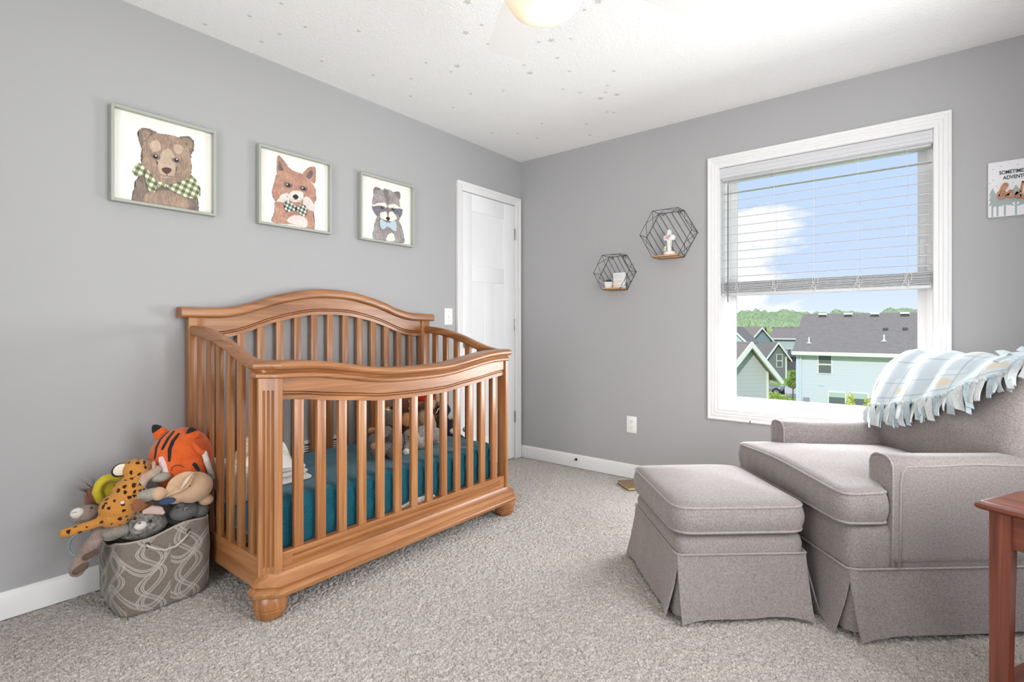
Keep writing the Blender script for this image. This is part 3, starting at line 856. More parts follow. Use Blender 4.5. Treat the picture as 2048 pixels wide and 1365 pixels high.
# back: pillow-like, leaning, with drag folds
BP = [(.690, .430), (.655, .470), (.632, .540), (.622, .620), (.630, .700), (.650, .780), (.680, .850), (.715, .900), (.760, .925), (.815, .915), (.850, .870), (.858, .780), (.858, .500), (.858, .240), (.760, .240), (.720, .330)]
def back_pt(k, a):
    b_, z = BP[k]; cb, czz = .755, .62
    e = min(a - .015, .769 - a) ; f = 1.0 if e > .07 else math.sqrt(max(0.02, 1 - (1 - e / .07) ** 2)) * .32 + .68
    b2 = cb + (b_ - cb) * f; z2 = czz + (z - czz) * (f if z > .62 else 1)
    if b_ < .72 and z > .44:
        w_ = .017 * math.sin(14 * (z - .62) + 9 * (a - .39) + 3 * noise.noise(Vector((a * 4, z * 4, 1)))) * math.exp(-((a - .2) / .25) ** 2) + .006 * noise.noise(Vector((a * 12, z * 12, 7)))
        b2 += w_
    return b2, a, z2
m = MB(); aa = [.016, .020, .030, .045, .065] + [.085 + .614 * k / 28 for k in range(29)] + [.719, .739, .754, .764, .768]
# refine the profile by a closed Catmull-Rom
def cat(P, n=3):
    out = []; N = len(P)
    for i in range(N):
        p0, p1, p2, p3 = P[i-1], P[i], P[(i+1) % N], P[(i+2) % N]
        for k in range(n):
            t = k / n; out.append(tuple(.5 * ((2*p1[j]) + (-p0[j] + p2[j]) * t + (2*p0[j] - 5*p1[j] + 4*p2[j] - p3[j]) * t*t + (-p0[j] + 3*p1[j] - 3*p2[j] + p3[j]) * t**3) for j in (0, 1)))
    return out
BP0 = BP; BP = cat(BP, 4)
m.loft([[back_pt(k, a) for k in range(len(BP))] for a in aa]); obj('backrest', m, M_up, ch, smooth=70)

# ---------------------------------------------------------------- fleece throw over the chair back
tm = NT('fleece_plaid'); tm.set(0.95, 0.1, sheen=0.5)
uv = tm.n('ShaderNodeTexCoord').outputs['UV']; sx_ = tm.n('ShaderNodeSeparateXYZ'); tm.l(uv, sx_.inputs[0])
def line(o, per, w, ph=0.0):
    fr = tm.math('FRACT', tm.math('ADD', tm.math('MULTIPLY', o, per), ph)); d_ = tm.math('ABSOLUTE', tm.math('SUBTRACT', fr, 0.5)); return tm.math('LESS_THAN', d_, w)
bands = tm.math('MAXIMUM', tm.math('MULTIPLY', line(sx_.outputs[0], 4.0, .17), .5), tm.math('MULTIPLY', line(sx_.outputs[1], 4.0, .17), .5))
thin = tm.math('MAXIMUM', line(sx_.outputs[0], 4.0, .018, .30), tm.math('MAXIMUM', line(sx_.outputs[1], 4.0, .018, .30), tm.math('MAXIMUM', line(sx_.outputs[0], 4.0, .012, .70), line(sx_.outputs[1], 4.0, .012, .70))))
nzz = tm.noise(uv, 60, 3, .6)
col = tm.mix(bands, srgb(204, 214, 219), srgb(176, 190, 200)); col = tm.mix(tm.math('MULTIPLY', thin, .5), col, srgb(132, 152, 160))
# tan bear patches in some cells
cx_ = tm.math('SUBTRACT', tm.math('FRACT', tm.math('ADD', tm.math('MULTIPLY', sx_.outputs[0], 4.0), .5)), .5); cy_ = tm.math('SUBTRACT', tm.math('FRACT', tm.math('ADD', tm.math('MULTIPLY', sx_.outputs[1], 4.0), .5)), .5)
rad = tm.math('SQRT', tm.math('ADD', tm.math('POWER', tm.math('MULTIPLY', cx_, 1.0), 2.0), tm.math('POWER', tm.math('MULTIPLY', cy_, 1.5), 2.0)))
patch = tm.math('LESS_THAN', tm.math('ADD', rad, tm.math('MULTIPLY', tm.math('SUBTRACT', nzz, .5), .35)), .17)
col = tm.mix(tm.math('MULTIPLY', patch, .8), col, srgb(212, 200, 172))
tm.base(col); tm.bump(tm.noise(tm.coord(), 700, 2, .6), .25, .001); M_fleece = tm.m
M_fr1 = fabric('fleece_grey', srgb(172, 179, 180), srgb(208, 213, 212), 400, .95, .2, .4); M_fr2 = fabric('fleece_blue_grey', srgb(144, 160, 166), srgb(182, 196, 200), 400, .95, .2, .4)
throw = thing('fleece_throw', 'pale blue plaid fleece throw with knotted fringe draped over the chair back', 'blanket', C0, CR, local=True)
# outer profile of the chair back from rear to front, as arc length
front = [(.868, .70), (.868, .80), (.860, .875), (.825, .925), (.762, .940), (.708, .915), (.668, .860), (.636, .785), (.614, .705), (.604, .630), (.612, .545)]
seg = [0.0]
for k in range(1, len(front)): seg.append(seg[-1] + math.hypot(front[k][0] - front[k-1][0], front[k][1] - front[k-1][1]))
def prof_at(s):
    for k in range(1, len(front)):
        if s <= seg[k] or k == len(front) - 1:
            t = (s - seg[k-1]) / (seg[k] - seg[k-1]); p0 = front[max(k-2, 0)]; p1 = front[k-1]; p2 = front[k]; p3 = front[min(k+1, len(front)-1)]
            return tuple(.5 * ((2*p1[j]) + (-p0[j] + p2[j]) * t + (2*p0[j] - 5*p1[j] + 4*p2[j] - p3[j]) * t*t + (-p0[j] + 3*p1[j] - 3*p2[j] + p3[j]) * t**3) for j in (0, 1))
def s_of_z(z):
    lo_, hi_ = seg[4], seg[-1]
    for _ in range(30):
        md = (lo_ + hi_) / 2
        if prof_at(md)[1] > z: lo_ = md
        else: hi_ = md
    return (lo_ + hi_) / 2
T_low = [(-.06, .935), (.02, .928), (.06, .912), (.13, .875), (.20, .833), (.30, .785), (.41, .745), (.55, .705), (.66, .685), (.74, .672)]
def throw_pt(u, v, lift=0.0):
    a_near = -.03
    s1 = s_of_z(interp(T_low, a_near + (0.70 - a_near) * (1 - u)))
    s = s1 * v if True else 0
    zz = prof_at(s)[1]
    a_far = .655 + .085 * max(0, min(1, (.93 - zz) / .25)) if s > seg[4] else .66
    a = a_near + (a_far - a_near) * (1 - u)
    b_, z = prof_at(s); b0, z0 = prof_at(max(s - .01, 0)); b1, z1 = prof_at(min(s + .01, seg[-1])); tx, tz = b1 - b0, z1 - z0; L_ = math.hypot(tx, tz) or 1
    nx, nz_ = -tz / L_, tx / L_
    if nx * (b_ - .75) + nz_ * (z - .65) < 0: nx, nz_ = -nx, -nz_
    e = a - .70
    fold = .010 * math.sin(a * 46 + (z - .9) * 18 + 2 * noise.noise(Vector((a * 5, z * 5, 0)))) * (.5 + .5 * u) + .008 * noise.noise(Vector((a * 9, s * 6, 4))) + .012 * math.sin(30 * (a + .9 * (z - .8))) * max(0, .45 - a)
    off = .016 + max(-.010, fold) + lift
    dr = 0.0
    if a > .66: b_ += (a - .66) * .45; z -= (a - .66) * .25
    return Vector((b_ + nx * off, a, z + nz_ * off))
NU, NV = 90, 60
def grid_uv(name, fn, nu, nv, mat, parent, uvs=(1, 1), thick=0.006):
    m = MB(); m.grid(fn, nu, nv); o = obj(name, m, mat, parent, smooth=180, recalc=False)
    me = o.data; uvl = me.uv_layers.new(name='UVMap')
    for lp in me.loops:
        i = lp.vertex_index; uvl.data[lp.index].uv = ((i // nv) / (nu - 1) * uvs[0], (i % nv) / (nv - 1) * uvs[1])
    md = o.modifiers.new('thickness', 'SOLIDIFY'); md.thickness = thick; md.offset = 0
    return o
grid_uv('fleece_cloth', throw_pt, NU, NV, M_fleece, throw, (1.0, 0.85))
rf = random.Random(21)
def strip(base, d0, L_, w_, out, mat, tw):
    """knot plus a flat fleece strip hanging from it"""
    m = MB(); base = Vector(base); out = Vector(out).normalized()
    m.ell(base + out * .004, (.0105, .0105, .010), n=10)
    side = Vector((0, 1, 0)); secs = []; n_ = 9
    sx_2 = rf.uniform(-.010, .010); cv = rf.uniform(-.014, .014)
    for k in range(n_):
        t = k / (n_ - 1); p = base + Vector(d0) * (L_ * t) + out * (.008 + .010 * math.sin(t * 2.6 + tw)) + side * (sx_2 * t + cv * math.sin(t * 3))
        ww = w_ * (.45 + .55 * min(1, t * 2.5)); an = tw * t; sd = side * math.cos(an) + out * math.sin(an); nn = out * math.cos(an) - side * math.sin(an); th = .0026
        secs.append([p + sd * ww + nn * th, p - sd * ww + nn * th, p - sd * ww - nn * th, p + sd * ww - nn * th])
    m.loft(secs); return obj('fringe_strip', m, mat, throw, smooth=50)
for k in range(36):
    u = (k + .5) / 36; p = throw_pt(u, 1.0); q = throw_pt(u, .95)
    a = p.y; lay = max(0, min(1, (.26 - a) / .2))            # towards the near end the fringe lies on top
    out = Vector((-1, -.15 - .3 * lay, .25 + .9 * lay)).normalized()
    d0 = Vector((-.10 - .35 * lay + rf.uniform(-.1, .1) * lay, -.10 - .55 * lay * rf.random(), -1 + .65 * lay * rf.random())).normalized()
    strip(p + out * .004, d0, rf.uniform(.070, .105), rf.uniform(.013, .019), out, M_fr1 if k % 3 else M_fr2, rf.uniform(-1.0, 1.0))
    if k % 3 == 0: strip(p + out * .001 + Vector((0, .008, 0)), (d0 + Vector((0, rf.uniform(-.15, .15), 0))).normalized(), rf.uniform(.085, .115), .010, out, M_fr2, rf.uniform(-1, 1))
for k in range(14):       # fringe folded back on top at the near end
    a = rf.uniform(-.03, .12); b_ = rf.uniform(.66, .80); z = .945 + .010 * rf.random()
    an = rf.uniform(0, 6.28); strip((b_, a, z), (math.cos(an), math.sin(an), rf.uniform(-.25, .2)), rf.uniform(.06, .1), .012, (0, 0, 1), M_fr1 if k % 2 else M_fr2, rf.uniform(-.8, .8))

# ---------------------------------------------------------------- ottoman
oc = C0 + Matrix.Rotation(CR, 3, 'Z') @ Vector((-.312, .395, 0))
ot = thing('ottoman', 'taupe fabric ottoman with piped cushion top in front of the armchair', 'ottoman', oc, CR, local=True)
m = MB(); P = resample(outline_round([(-.238, -.272), (.238, -.272), (.238, .272), (-.238, .272)], .04), 100)
m.loft([[(p.x, p.y, z) for p in inset2(P, i)] for z, i in ((.10, .02), (.22, 0), (.27, -.003), (.290, .004), (.300, .03), (.306, .08))]); obj('ottoman_base', m, M_up, ot, smooth=60)
skirted(ot, -.240, .240, -.274, .274, .236, .034)
m, lo, hi = boxed_cushion([(-.252, -.286), (.244, -.286), (.244, .286), (-.252, .286)], .075, .306, .415, .036, .010, 180, None, 5, .0010)
cu = obj('cushion', m, M_up, ot, smooth=60)
for pth in (lo, hi):
    m = MB(); m.tube(pth, .0048, 6, closed=True); obj('cushion_piping', m, M_pipe, cu, smooth=180)

# ---------------------------------------------------------------- side table
TW_ = (srgb(60, 28, 18), srgb(108, 54, 37), srgb(140, 80, 57))
M_tx = wood('table_wood_long', *TW_, 0, 0.3); M_tz = wood('table_wood_upright', *TW_, 2, 0.3); M_ty = wood('table_wood_cross', *TW_, 1, 0.3)
K = at(1947.5, 1006.5, 2, 0.610)
tb_ = thing('side_table', 'reddish brown wooden side table with lower shelf beside the armchair', 'table', (K.x, K.y, 0), math.radians(-27.5), local=True)
TX, TY = .46, .56
m = MB(); m.loft([[(x0, y0, z), (x1, y0, z), (x1, y1, z), (x0, y1, z)] for z, i in ((.596, .010), (.600, .003), (.606, .0), (.612, .002), (.617, .009), (.618, .014)) for x0, x1, y0, y1 in ((i, TX - i, i, TY - i),)])
obj('table_top', m, M_tx, tb_, smooth=50)
for lx in (.022, TX - .022 - .044):
    for ly in (.022, TY - .022 - .030):
        m = MB(); tx_ = .006
        m.loft([[(lx, ly, z), (lx + w_, ly, z), (lx + w_, ly + d_, z), (lx, ly + d_, z)] for z, w_, d_ in ((0, .036, .024), (.50, .044, .030), (.597, .044, .030))]); obj('leg', m, M_tz, tb_, smooth=0)
m = MB(); m.box(.066, TX - .066, .030, .046, .510, .597); obj('apron', m, M_tx, tb_, smooth=0)
m = MB(); m.box(.066, TX - .066, TY - .046, TY - .030, .510, .597); obj('apron', m, M_tx, tb_, smooth=0)
for lx in (.030, TX - .046):
    m = MB(); m.box(lx, lx + .016, .052, TY - .052, .510, .597); obj('apron', m, M_ty, tb_, smooth=0)
m = MB(); m.box(.026, TX - .026, .040, TY - .040, .150, .166, .002); obj('lower_shelf', m, M_ty, tb_)
# white soft bundle on the lower shelf, mostly outside the picture
bpos = Vector((K.x, K.y, 0)) + Matrix.Rotation(math.radians(-27.5), 3, 'Z') @ Vector((.09, .33, .166))
m = MB()
for dx, dy, dz, r_ in ((0, 0, .07, (.09, .075, .068)), (.07, .05, .10, (.10, .08, .08)), (-.055, .01, .13, (.055, .05, .045)), (.06, -.02, .16, (.08, .07, .05))): m.ell((bpos.x + dx, bpos.y + dy, bpos.z + dz), r_, n=24)
bag = obj('cloth_bundle', m, fabric('lilac_white_cloth', srgb(198, 190, 198), srgb(232, 226, 230), 300, .95, .3, .3), label='soft lilac white cloth bundle on the side table lower shelf', cat='cloth', origin=bpos)
# brown corner of a flat book behind the ottoman
p = at(1257, 971, 2, 0.0)
bk = thing('book', 'brown covered book lying on carpet behind the ottoman by the back wall', 'book', (1.075, -.160, 0), math.radians(-38), local=True)
m = MB(); m.box(-.060, .10, -.07, .09, .004, .016); obj('pages', m, plain('book_pages', srgb(222, 206, 150), .8), bk, smooth=0)
M_bk = plain('brown_book_cover', srgb(128, 104, 80), .6)
m = MB(); m.box(-.066, .105, -.075, .095, .016, .020, .001); obj('cover', m, M_bk, bk); m = MB(); m.box(-.066, .105, -.075, .095, 0.0, .004, .001); obj('cover', m, M_bk, bk)
# ================================================================== FRAMED PRINTS
M_frame = plain('sage_grey_frame', srgb(168, 172, 162), 0.5, 0.3)
M_paper = plain('print_paper', srgb(236, 234, 228), 0.8)
def brushed(name, lo, hi, sc=(60, 60, 14), dark=None):
    """water-colour fur: streaky tone"""
    if name in _mc: return _mc[name]
    t = NT(name); t.set(0.6, 0.3)
    glass_haze = lambda c: tuple(x * .86 + .60 * .14 for x in c[:3]) + (1,)  # colours lightened to imitate reflection haze of the picture glass
    lo = glass_haze(lo); hi = glass_haze(hi)
    a = t.noise(t.coord(sc), 2.6, 5, 0.7, 0.8); b = t.noise(t.coord(), 18, 3, 0.6)
    k = t.math('ADD', t.math('MULTIPLY', a, .6), t.math('MULTIPLY', b, .4))
    mid = tuple((x + y) / 2 for x, y in zip(lo, hi))
    t.base(t.ramp(k, [(0.33, dark or lo), (0.45, lo), (0.56, mid), (0.68, hi)])); _mc[name] = t.m; return t.m
def checks(name, a, b, c, per=0.016):
    if name in _mc: return _mc[name]
    t = NT(name); t.set(0.85, 0.1); vec = t.coord((1, 1, 1), 'Object', (0.35, 0, 0)); s_ = t.n('ShaderNodeSeparateXYZ'); t.l(vec, s_.inputs[0])
    f = lambda o: t.math('LESS_THAN', t.math('FRACT', t.math('DIVIDE', o, per)), .5)
    k = t.math('MULTIPLY', t.math('ADD', f(s_.outputs['Y']), f(s_.outputs['Z'])), .5)
    t.base(t.ramp(k, [(0.0, a), (0.35, b), (0.85, c)], 'CONSTANT')); _mc[name] = t.m; return t.m
BR1 = brushed('bear_fur', srgb(128, 100, 78), srgb(192, 160, 130)); BR2 = brushed('bear_fur_dark', srgb(88, 70, 58), srgb(150, 124, 104)); BR3 = brushed('bear_muzzle', srgb(178, 150, 124), srgb(212, 190, 164))
FX1 = brushed('fox_fur', srgb(160, 102, 78), srgb(208, 162, 132)); FX2 = brushed('fox_white', srgb(214, 200, 192), srgb(242, 236, 230)); FX3 = brushed('fox_dark', srgb(66, 56, 56), srgb(128, 100, 92))
RC1 = brushed('raccoon_fur', srgb(122, 112, 112), srgb(186, 176, 172)); RC2 = brushed('raccoon_mask', srgb(74, 74, 88), srgb(128, 124, 136)); RC3 = brushed('raccoon_white', srgb(226, 222, 208), srgb(246, 244, 236)); RC4 = brushed('raccoon_ear', srgb(92, 82, 76), srgb(150, 136, 124))
CK1 = checks('green_check', srgb(222, 224, 204), srgb(150, 158, 126), srgb(104, 108, 80), .026); CK2 = checks('dark_green_check', srgb(226, 228, 216), srgb(130, 144, 132), srgb(72, 84, 78), .020); CK3 = checks('pale_blue_check', srgb(214, 226, 230), srgb(182, 200, 208), srgb(150, 172, 184), .010)
INK = plain('print_ink', srgb(52, 44, 42), .8); INKL = plain('print_highlight', srgb(236, 232, 226), .8); INKB = plain('print_brown_ink', srgb(92, 66, 54), .8)

def picture(label, y0, y1, z0, z1, org, sc, layers, cap):
    fr = thing('framed_print', label, 'picture', (0.0, (y0 + y1) / 2, z0), group='framed animal prints on the left wall')
    m = MB(); w = .0115; d = .036
    for a, b_, c, e in ((y0, y0 + w, z0, z1), (y1 - w, y1, z0, z1), (y0 + w, y1 - w, z0, z0 + w), (y0 + w, y1 - w, z1 - w, z1)): m.box(0.001, d, a, b_, c, e, .0012)
    obj('frame', m, M_frame, fr, smooth=30)
    m = MB(); m.box(0.001, .011, y0 + w, y1 - w, z0 + w, z1 - w); pp = obj('print', m, M_paper, fr, smooth=0)
    mats = []; m = MB(); x = .0112
    lim = lambda p: (max(y0 + w + .001, min(y1 - w - .001, p[0])), max(z0 + w + .0005, min(z1 - w - .001, p[1])))
    for mat, kind, data in layers:
        if mat not in mats: mats.append(mat)
        mi = mats.index(mat)
        def cv(px, py):
            p = LW(org[0] + px / sc, org[1] + py / sc, .011); return lim((p.y, p.z))
        if kind == 'poly':
            P = [cv(*q) for q in data]; P = [tuple(q) for q in cat([tuple(q) for q in P], 4)]; P = [lim(q) for q in P]
        elif kind == 'fur':
            P0 = [tuple(q) for q in cat([cv(*q) for q in data], 10)]; P = []; rr = random.Random(len(data)); cy_ = sum(q[0] for q in P0) / len(P0); cz_ = sum(q[1] for q in P0) / len(P0)
            for i, q in enumerate(P0):
                k = rr.uniform(-.002, .0035) if i % 2 else rr.uniform(-.0015, .0); v = Vector((q[0] - cy_, q[1] - cz_)).normalized(); P.append(lim((q[0] + v.x * k, q[1] + v.y * k - .0008)))
        elif kind == 'dot':
            c = cv(data[0], data[1]); r0 = abs(cv(data[0] + data[2], data[1])[0] - c[0]); r1 = abs(cv(data[0], data[1] + data[3])[1] - c[1]); P = [lim((c[0] + r0 * math.cos(a * PI / 10), c[1] + r1 * math.sin(a * PI / 10))) for a in range(20)]
        elif kind == 'line':
            Q = [Vector(cv(*q)) for q in data[1]]; w_ = data[0]; A, B_ = [], []
            for i, q in enumerate(Q):
                t_ = (Q[min(i+1, len(Q)-1)] - Q[max(i-1, 0)]).normalized(); n_ = Vector((-t_.y, t_.x)) * w_; A.append(lim(q + n_)); B_.append(lim(q - n_))
            P = A + B_[::-1]
        P = [(x, a, b_) for a, b_ in P]
        try: m.face(P, mi)
        except Exception: pass
        x += .00018
    bmesh.ops.triangulate(m.bm, faces=m.bm.faces)
    o = obj(cap, m, mats, pp, smooth=0, recalc=False)
    # all faces look into the room
    for p in o.data.polygons:
        if p.normal.x < 0: p.flip()
    return fr

bear = [(BR2, 'fur', [(340,1120),(365,960),(385,880),(460,835),(560,860),(760,900),(930,830),(1000,910),(1020,1100),(1020,1230),(800,1210),(560,1160)]),
 (BR1, 'fur', [(470,1150),(480,1040),(620,1000),(800,1010),(900,1060),(920,1190),(700,1180)]),
 (BR2, 'fur', [(440,560),(405,470),(400,390),(425,352),(475,345),(540,362),(600,405),(520,440),(470,495)]), (BR1, 'poly', [(440,400),(465,372),(530,388),(500,440),(458,475)]),
 (BR2, 'fur', [(820,455),(860,435),(920,433),(970,465),(990,520),(975,590),(950,622),(905,560),(868,490)]), (BR1, 'poly', [(860,460),(920,455),(965,500),(955,560),(915,545)]),
 (BR1, 'fur', [(440,560),(470,500),(520,440),(590,405),(680,410),(760,425),(830,450),(900,510),(940,590),(960,720),(955,820),(920,890),(840,935),(720,945),(600,925),(520,850),(450,770),(432,660)]),
 (BR3, 'fur', [(600,700),(650,600),(720,560),(780,640),(800,760),(780,840),(720,870),(640,850)]), (BR3, 'poly', [(520,520),(600,470),(640,560),(560,600)]), (BR3, 'poly', [(780,520),(860,540),(850,620),(780,600)]),
 (BR2, 'dot', (582,650,52,30)), (BR2, 'dot', (800,690,48,28)), (INK, 'dot', (580,652,26,20)), (INK, 'dot', (800,688,24,19)), (INKL, 'dot', (584,641,8,7)), (INKL, 'dot', (804,678,8,7)),
 (INKB, 'poly', [(648,775),(695,762),(745,778),(738,808),(700,832),(660,806)]), (INKB, 'line', (.0008, [(700,830),(700,850)])), (INKB, 'line', (.0009, [(635,835),(665,855),(700,850),(730,862),(760,852)])),
 (CK1, 'fur', [(345,800),(400,720),(455,745),(470,800),(440,850),(380,850)]), (CK1, 'poly', [(465,815),(500,795),(545,850),(590,930),(575,1020),(520,1015),(490,950)]), (CK1, 'poly', [(585,925),(640,915),(700,950),(660,975),(600,965)]),
 (CK1, 'fur', [(690,950),(800,930),(880,890),(980,870),(1045,985),(1020,1085),(900,1075),(780,1020)])]
fox = [(FX1, 'fur', [(340,1080),(360,960),(380,830),(480,840),(700,880),(840,880),(850,1000),(850,1170),(600,1115)]), (FX2, 'fur', [(520,1060),(600,1000),(720,1010),(780,1080),(740,1150),(600,1110)]),
 (FX1, 'fur', [(395,470),(398,300),(420,255),(470,310),(530,390),(580,440),(470,455)]), (FX3, 'poly', [(412,430),(420,320),(455,370),(478,440)]),
 (FX1, 'fur', [(710,490),(760,430),(810,400),(868,403),(878,480),(862,600),(800,560)]), (FX3, 'poly', [(755,530),(790,460),(832,445),(838,505),(790,555)]),
 (FX3, 'line', (.0012, [(398,300),(420,256),(470,310),(530,385)])), (FX3, 'line', (.0012, [(760,430),(810,400),(868,403),(876,470)])),
 (FX1, 'fur', [(400,470),(470,440),(560,430),(640,460),(720,490),(800,560),(850,630),(880,720),(862,850),(800,930),(700,900),(600,880),(480,835),(388,832),(338,740),(350,620)]),
 (FX2, 'fur', [(415,790),(450,738),(530,728),(560,790),(520,840),(440,830),(390,826)]), (FX2, 'fur', [(720,775),(790,778),(850,860),(850,940),(780,920),(720,860)]),
 (FX2, 'fur', [(525,760),(580,700),(640,690),(720,720),(725,790),(680,830),(600,830),(545,800)]), (INK, 'poly', [(588,760),(630,738),(662,772),(640,800),(610,795)]), (INK, 'line', (.0008, [(545,790),(590,812),(625,800),(670,825),(715,800)])),
 (FX3, 'dot', (530,625,52,34)), (FX3, 'dot', (722,668,50,32)), (INK, 'dot', (532,626,26,22)), (INK, 'dot', (722,668,25,21)), (INKL, 'dot', (520,616,9,8)), (INKL, 'dot', (711,660,9,8)),
 (CK2, 'poly', [(488,820),(560,835),(625,895),(620,945),(540,962),(488,920)]), (CK2, 'poly', [(630,900),(700,868),(752,890),(757,990),(720,1008),(640,950)]), (INK, 'dot', (628,922,14,26))]
rac = [(RC1, 'fur', [(335,1130),(350,950),(390,815),(460,830),(640,860),(700,870),(750,980),(770,1080),(768,1195),(540,1165)]), (RC3, 'fur', [(520,1150),(560,1060),(620,1060),(640,1160)]),
 (RC4, 'fur', [(340,480),(345,400),(380,388),(440,420),(400,500)]), (RC4, 'fur', [(590,530),(620,470),(680,453),(718,475),(712,570),(640,600)]),
 (RC1, 'fur', [(345,470),(370,440),(480,425),(560,430),(640,480),(700,560),(722,680),(748,740),(720,835),(680,890),(560,905),(450,865),(390,812),(335,730),(318,620)]), (RC4, 'fur', [(480,430),(530,430),(560,560),(540,640),(510,560)]),
 (RC3, 'fur', [(300,640),(350,640),(420,615),(510,620),(530,690),(470,662),(380,690)]), (RC3, 'fur', [(545,685),(570,640),(650,640),(735,705),(640,692)]),
 (RC2, 'fur', [(318,680),(440,660),(522,722),(430,755),(405,812),(360,775)]), (RC2, 'fur', [(560,722),(640,700),(750,712),(722,825),(670,782),(600,752)]), (RC4, 'poly', [(520,690),(555,690),(560,790),(520,790)]),
 (RC3, 'fur', [(428,775),(470,750),(522,752),(530,860),(440,835)]), (RC3, 'fur', [(560,760),(615,748),(668,840),(600,885),(555,860)]), (INK, 'poly', [(513,838),(540,818),(572,842),(545,877)]), (INK, 'line', (.0008, [(470,875),(540,885),(610,890)])),
 (INKB, 'dot', (460,684,26,20)), (INKB, 'dot', (616,710,26,20)), (INK, 'dot', (460,684,14,13)), (INK, 'dot', (616,710,14,13)), (INKL, 'dot', (466,677,6,5)), (INKL, 'dot', (622,703,6,5)),
 (CK3, 'poly', [(430,860),(520,905),(520,960),(470,1000),(432,965)]), (CK3, 'poly', [(570,905),(650,882),(662,1010),(630,1026),(565,975)]), (CK3, 'dot', (545,935,24,38))]
picture('framed print of a brown bear wearing a green checked bow', -2.772, -2.371, 1.588, 1.986, (200, 190), 5.248, bear, 'bear_portrait')
picture('framed print of an orange fox wearing a dark checked bow tie', -2.172, -1.767, 1.588, 1.986, (490, 270), 6.205, fox, 'fox_portrait')
picture('framed print of a grey raccoon wearing a pale blue bow tie', -1.577, -1.170, 1.588, 1.986, (700, 320), 7.185, rac, 'raccoon_portrait')

# ================================================================== HEXAGON WIRE SHELVES
M_wire = plain('black_wire', srgb(44, 44, 46), .45, .5, .3); M_plank = wood('shelf_plank', srgb(176, 122, 74), srgb(206, 156, 106), srgb(226, 184, 138), 0, .5)
def hexshelf(label, V, dy, nback):
    c = sum((Vector(v) for v in V), Vector((0, 0))) / 6
    h_ = thing('hexagon_shelf', label, 'wall shelf', (c.x, 0, min(v[1] for v in V)), group='black wire hexagon shelves')
    yb, yf = -.005, -dy; B3 = [Vector((v[0], yb, v[1])) for v in V]; F3 = [Vector((v[0], yf, v[1])) for v in V]
    r = .0017
    for nm, Q in (('back_hexagon', B3), ('front_hexagon', F3)):
        m = MB()
        for i in range(6): m.tube([Q[i], Q[(i+1) % 6]], r, 6)
        obj(nm, m, M_wire, h_)
    for i in range(6):
        m = MB(); m.tube([B3[i], F3[i]], r, 6); obj('cross_rod', m, M_wire, h_)
    # V-shaped wires on the side faces
    for i in (0, 1, 2, 3, 5):
        a, b_ = B3[i], B3[(i+1) % 6]; e, f = F3[i], F3[(i+1) % 6]; m = MB()
        m.tube([b_, e.lerp(f, .50)], r * .8, 5); m.tube([e.lerp(f, .50), a], r * .8, 5); m.tube([f, a.lerp(b_, .5)], r * .8, 5); obj('side_wires', m, M_wire, h_)
    # slanting wires across the back, parallel to the upper right edge
    m = MB(); d = (B3[3] - B3[2]).normalized()
    n_ = Vector((-d.z, 0, d.x)); s0 = min((q - B3[2]).dot(n_) for q in B3); s1 = max((q - B3[2]).dot(n_) for q in B3)
    for k in range(1, nback + 1):
        s = s0 + (s1 - s0) * k / (nback + 1); hits = []
        for i in range(6):
            p, q = B3[i], B3[(i+1) % 6]; da, db = (p - B3[2]).dot(n_) - s, (q - B3[2]).dot(n_) - s
            if da * db < 0: hits.append(p.lerp(q, da / (da - db)))
        if len(hits) == 2: m.tube(hits, r * .85, 5)
    obj('back_wires', m, M_wire, h_)
    for t_ in (.16, .84):
        p = B3[1].lerp(B3[2], t_) + Vector((0, -.003, -.008)); m = MB(); m.tube([p + Vector((.008 * math.cos(a), 0, .008 * math.sin(a))) for a in [2*PI*k/12 for k in range(12)]], .0014, 5, closed=True); obj('hanging_loop', m, M_wire, h_)
    x0, x1 = V[5][0] + .004, V[4][0] - .004; zb = (V[4][1] + V[5][1]) / 2 + .001
    m = MB(); m.box(x0, x1, yf + .003, yb - .002, zb, zb + .011, .001); obj('plank', m, M_plank, h_)
    return zb + .011, (x0 + x1) / 2
zt1, xm1 = hexshelf('larger black wire hexagon shelf, the upper one nearer the window', [(1.114,1.693),(1.204,1.845),(1.377,1.843),(1.466,1.688),(1.377,1.534),(1.204,1.534)], .118, 7)
zt2, xm2 = hexshelf('smaller black wire hexagon shelf, the lower one nearer the room corner', [(.756,1.460),(.826,1.582),(.966,1.582),(1.035,1.460),(.966,1.337),(.826,1.337)], .118, 6)
# cross figurine
M_por = plain('white_porcelain', srgb(236, 234, 230), .25, .5)
cp = at(1339, 508, 1, -.055)
cr = thing('cross_figurine', 'white porcelain cross with pink flowers on a round base', 'figurine', (cp.x, -.055, zt1))
bx, by = cp.x, -.055
m = MB(); m.lathe([(.001, 0), (.036, 0), (.039, .006), (.038, .018), (.032, .026), (.018, .030), (.001, .030)], (bx, by, zt1), 28); obj('base', m, M_por, cr)
m = MB(); q = .011
pl_ = [(-.012, .026), (.012, .026), (.010, .060), (.009, .103), (.030, .099), (.038, .108), (.038, .126), (.030, .136), (.011, .132), (.013, .158), (.008, .172), (-.008, .172), (-.013, .158), (-.011, .132), (-.030, .136), (-.038, .126), (-.038, .108), (-.030, .099), (-.009, .103), (-.010, .060)]
m.prism([(bx + x, zt1 + z) for x, z in pl_], 1, by - q, by + q, bev=.003); obj('cross', m, M_por, cr, smooth=40)
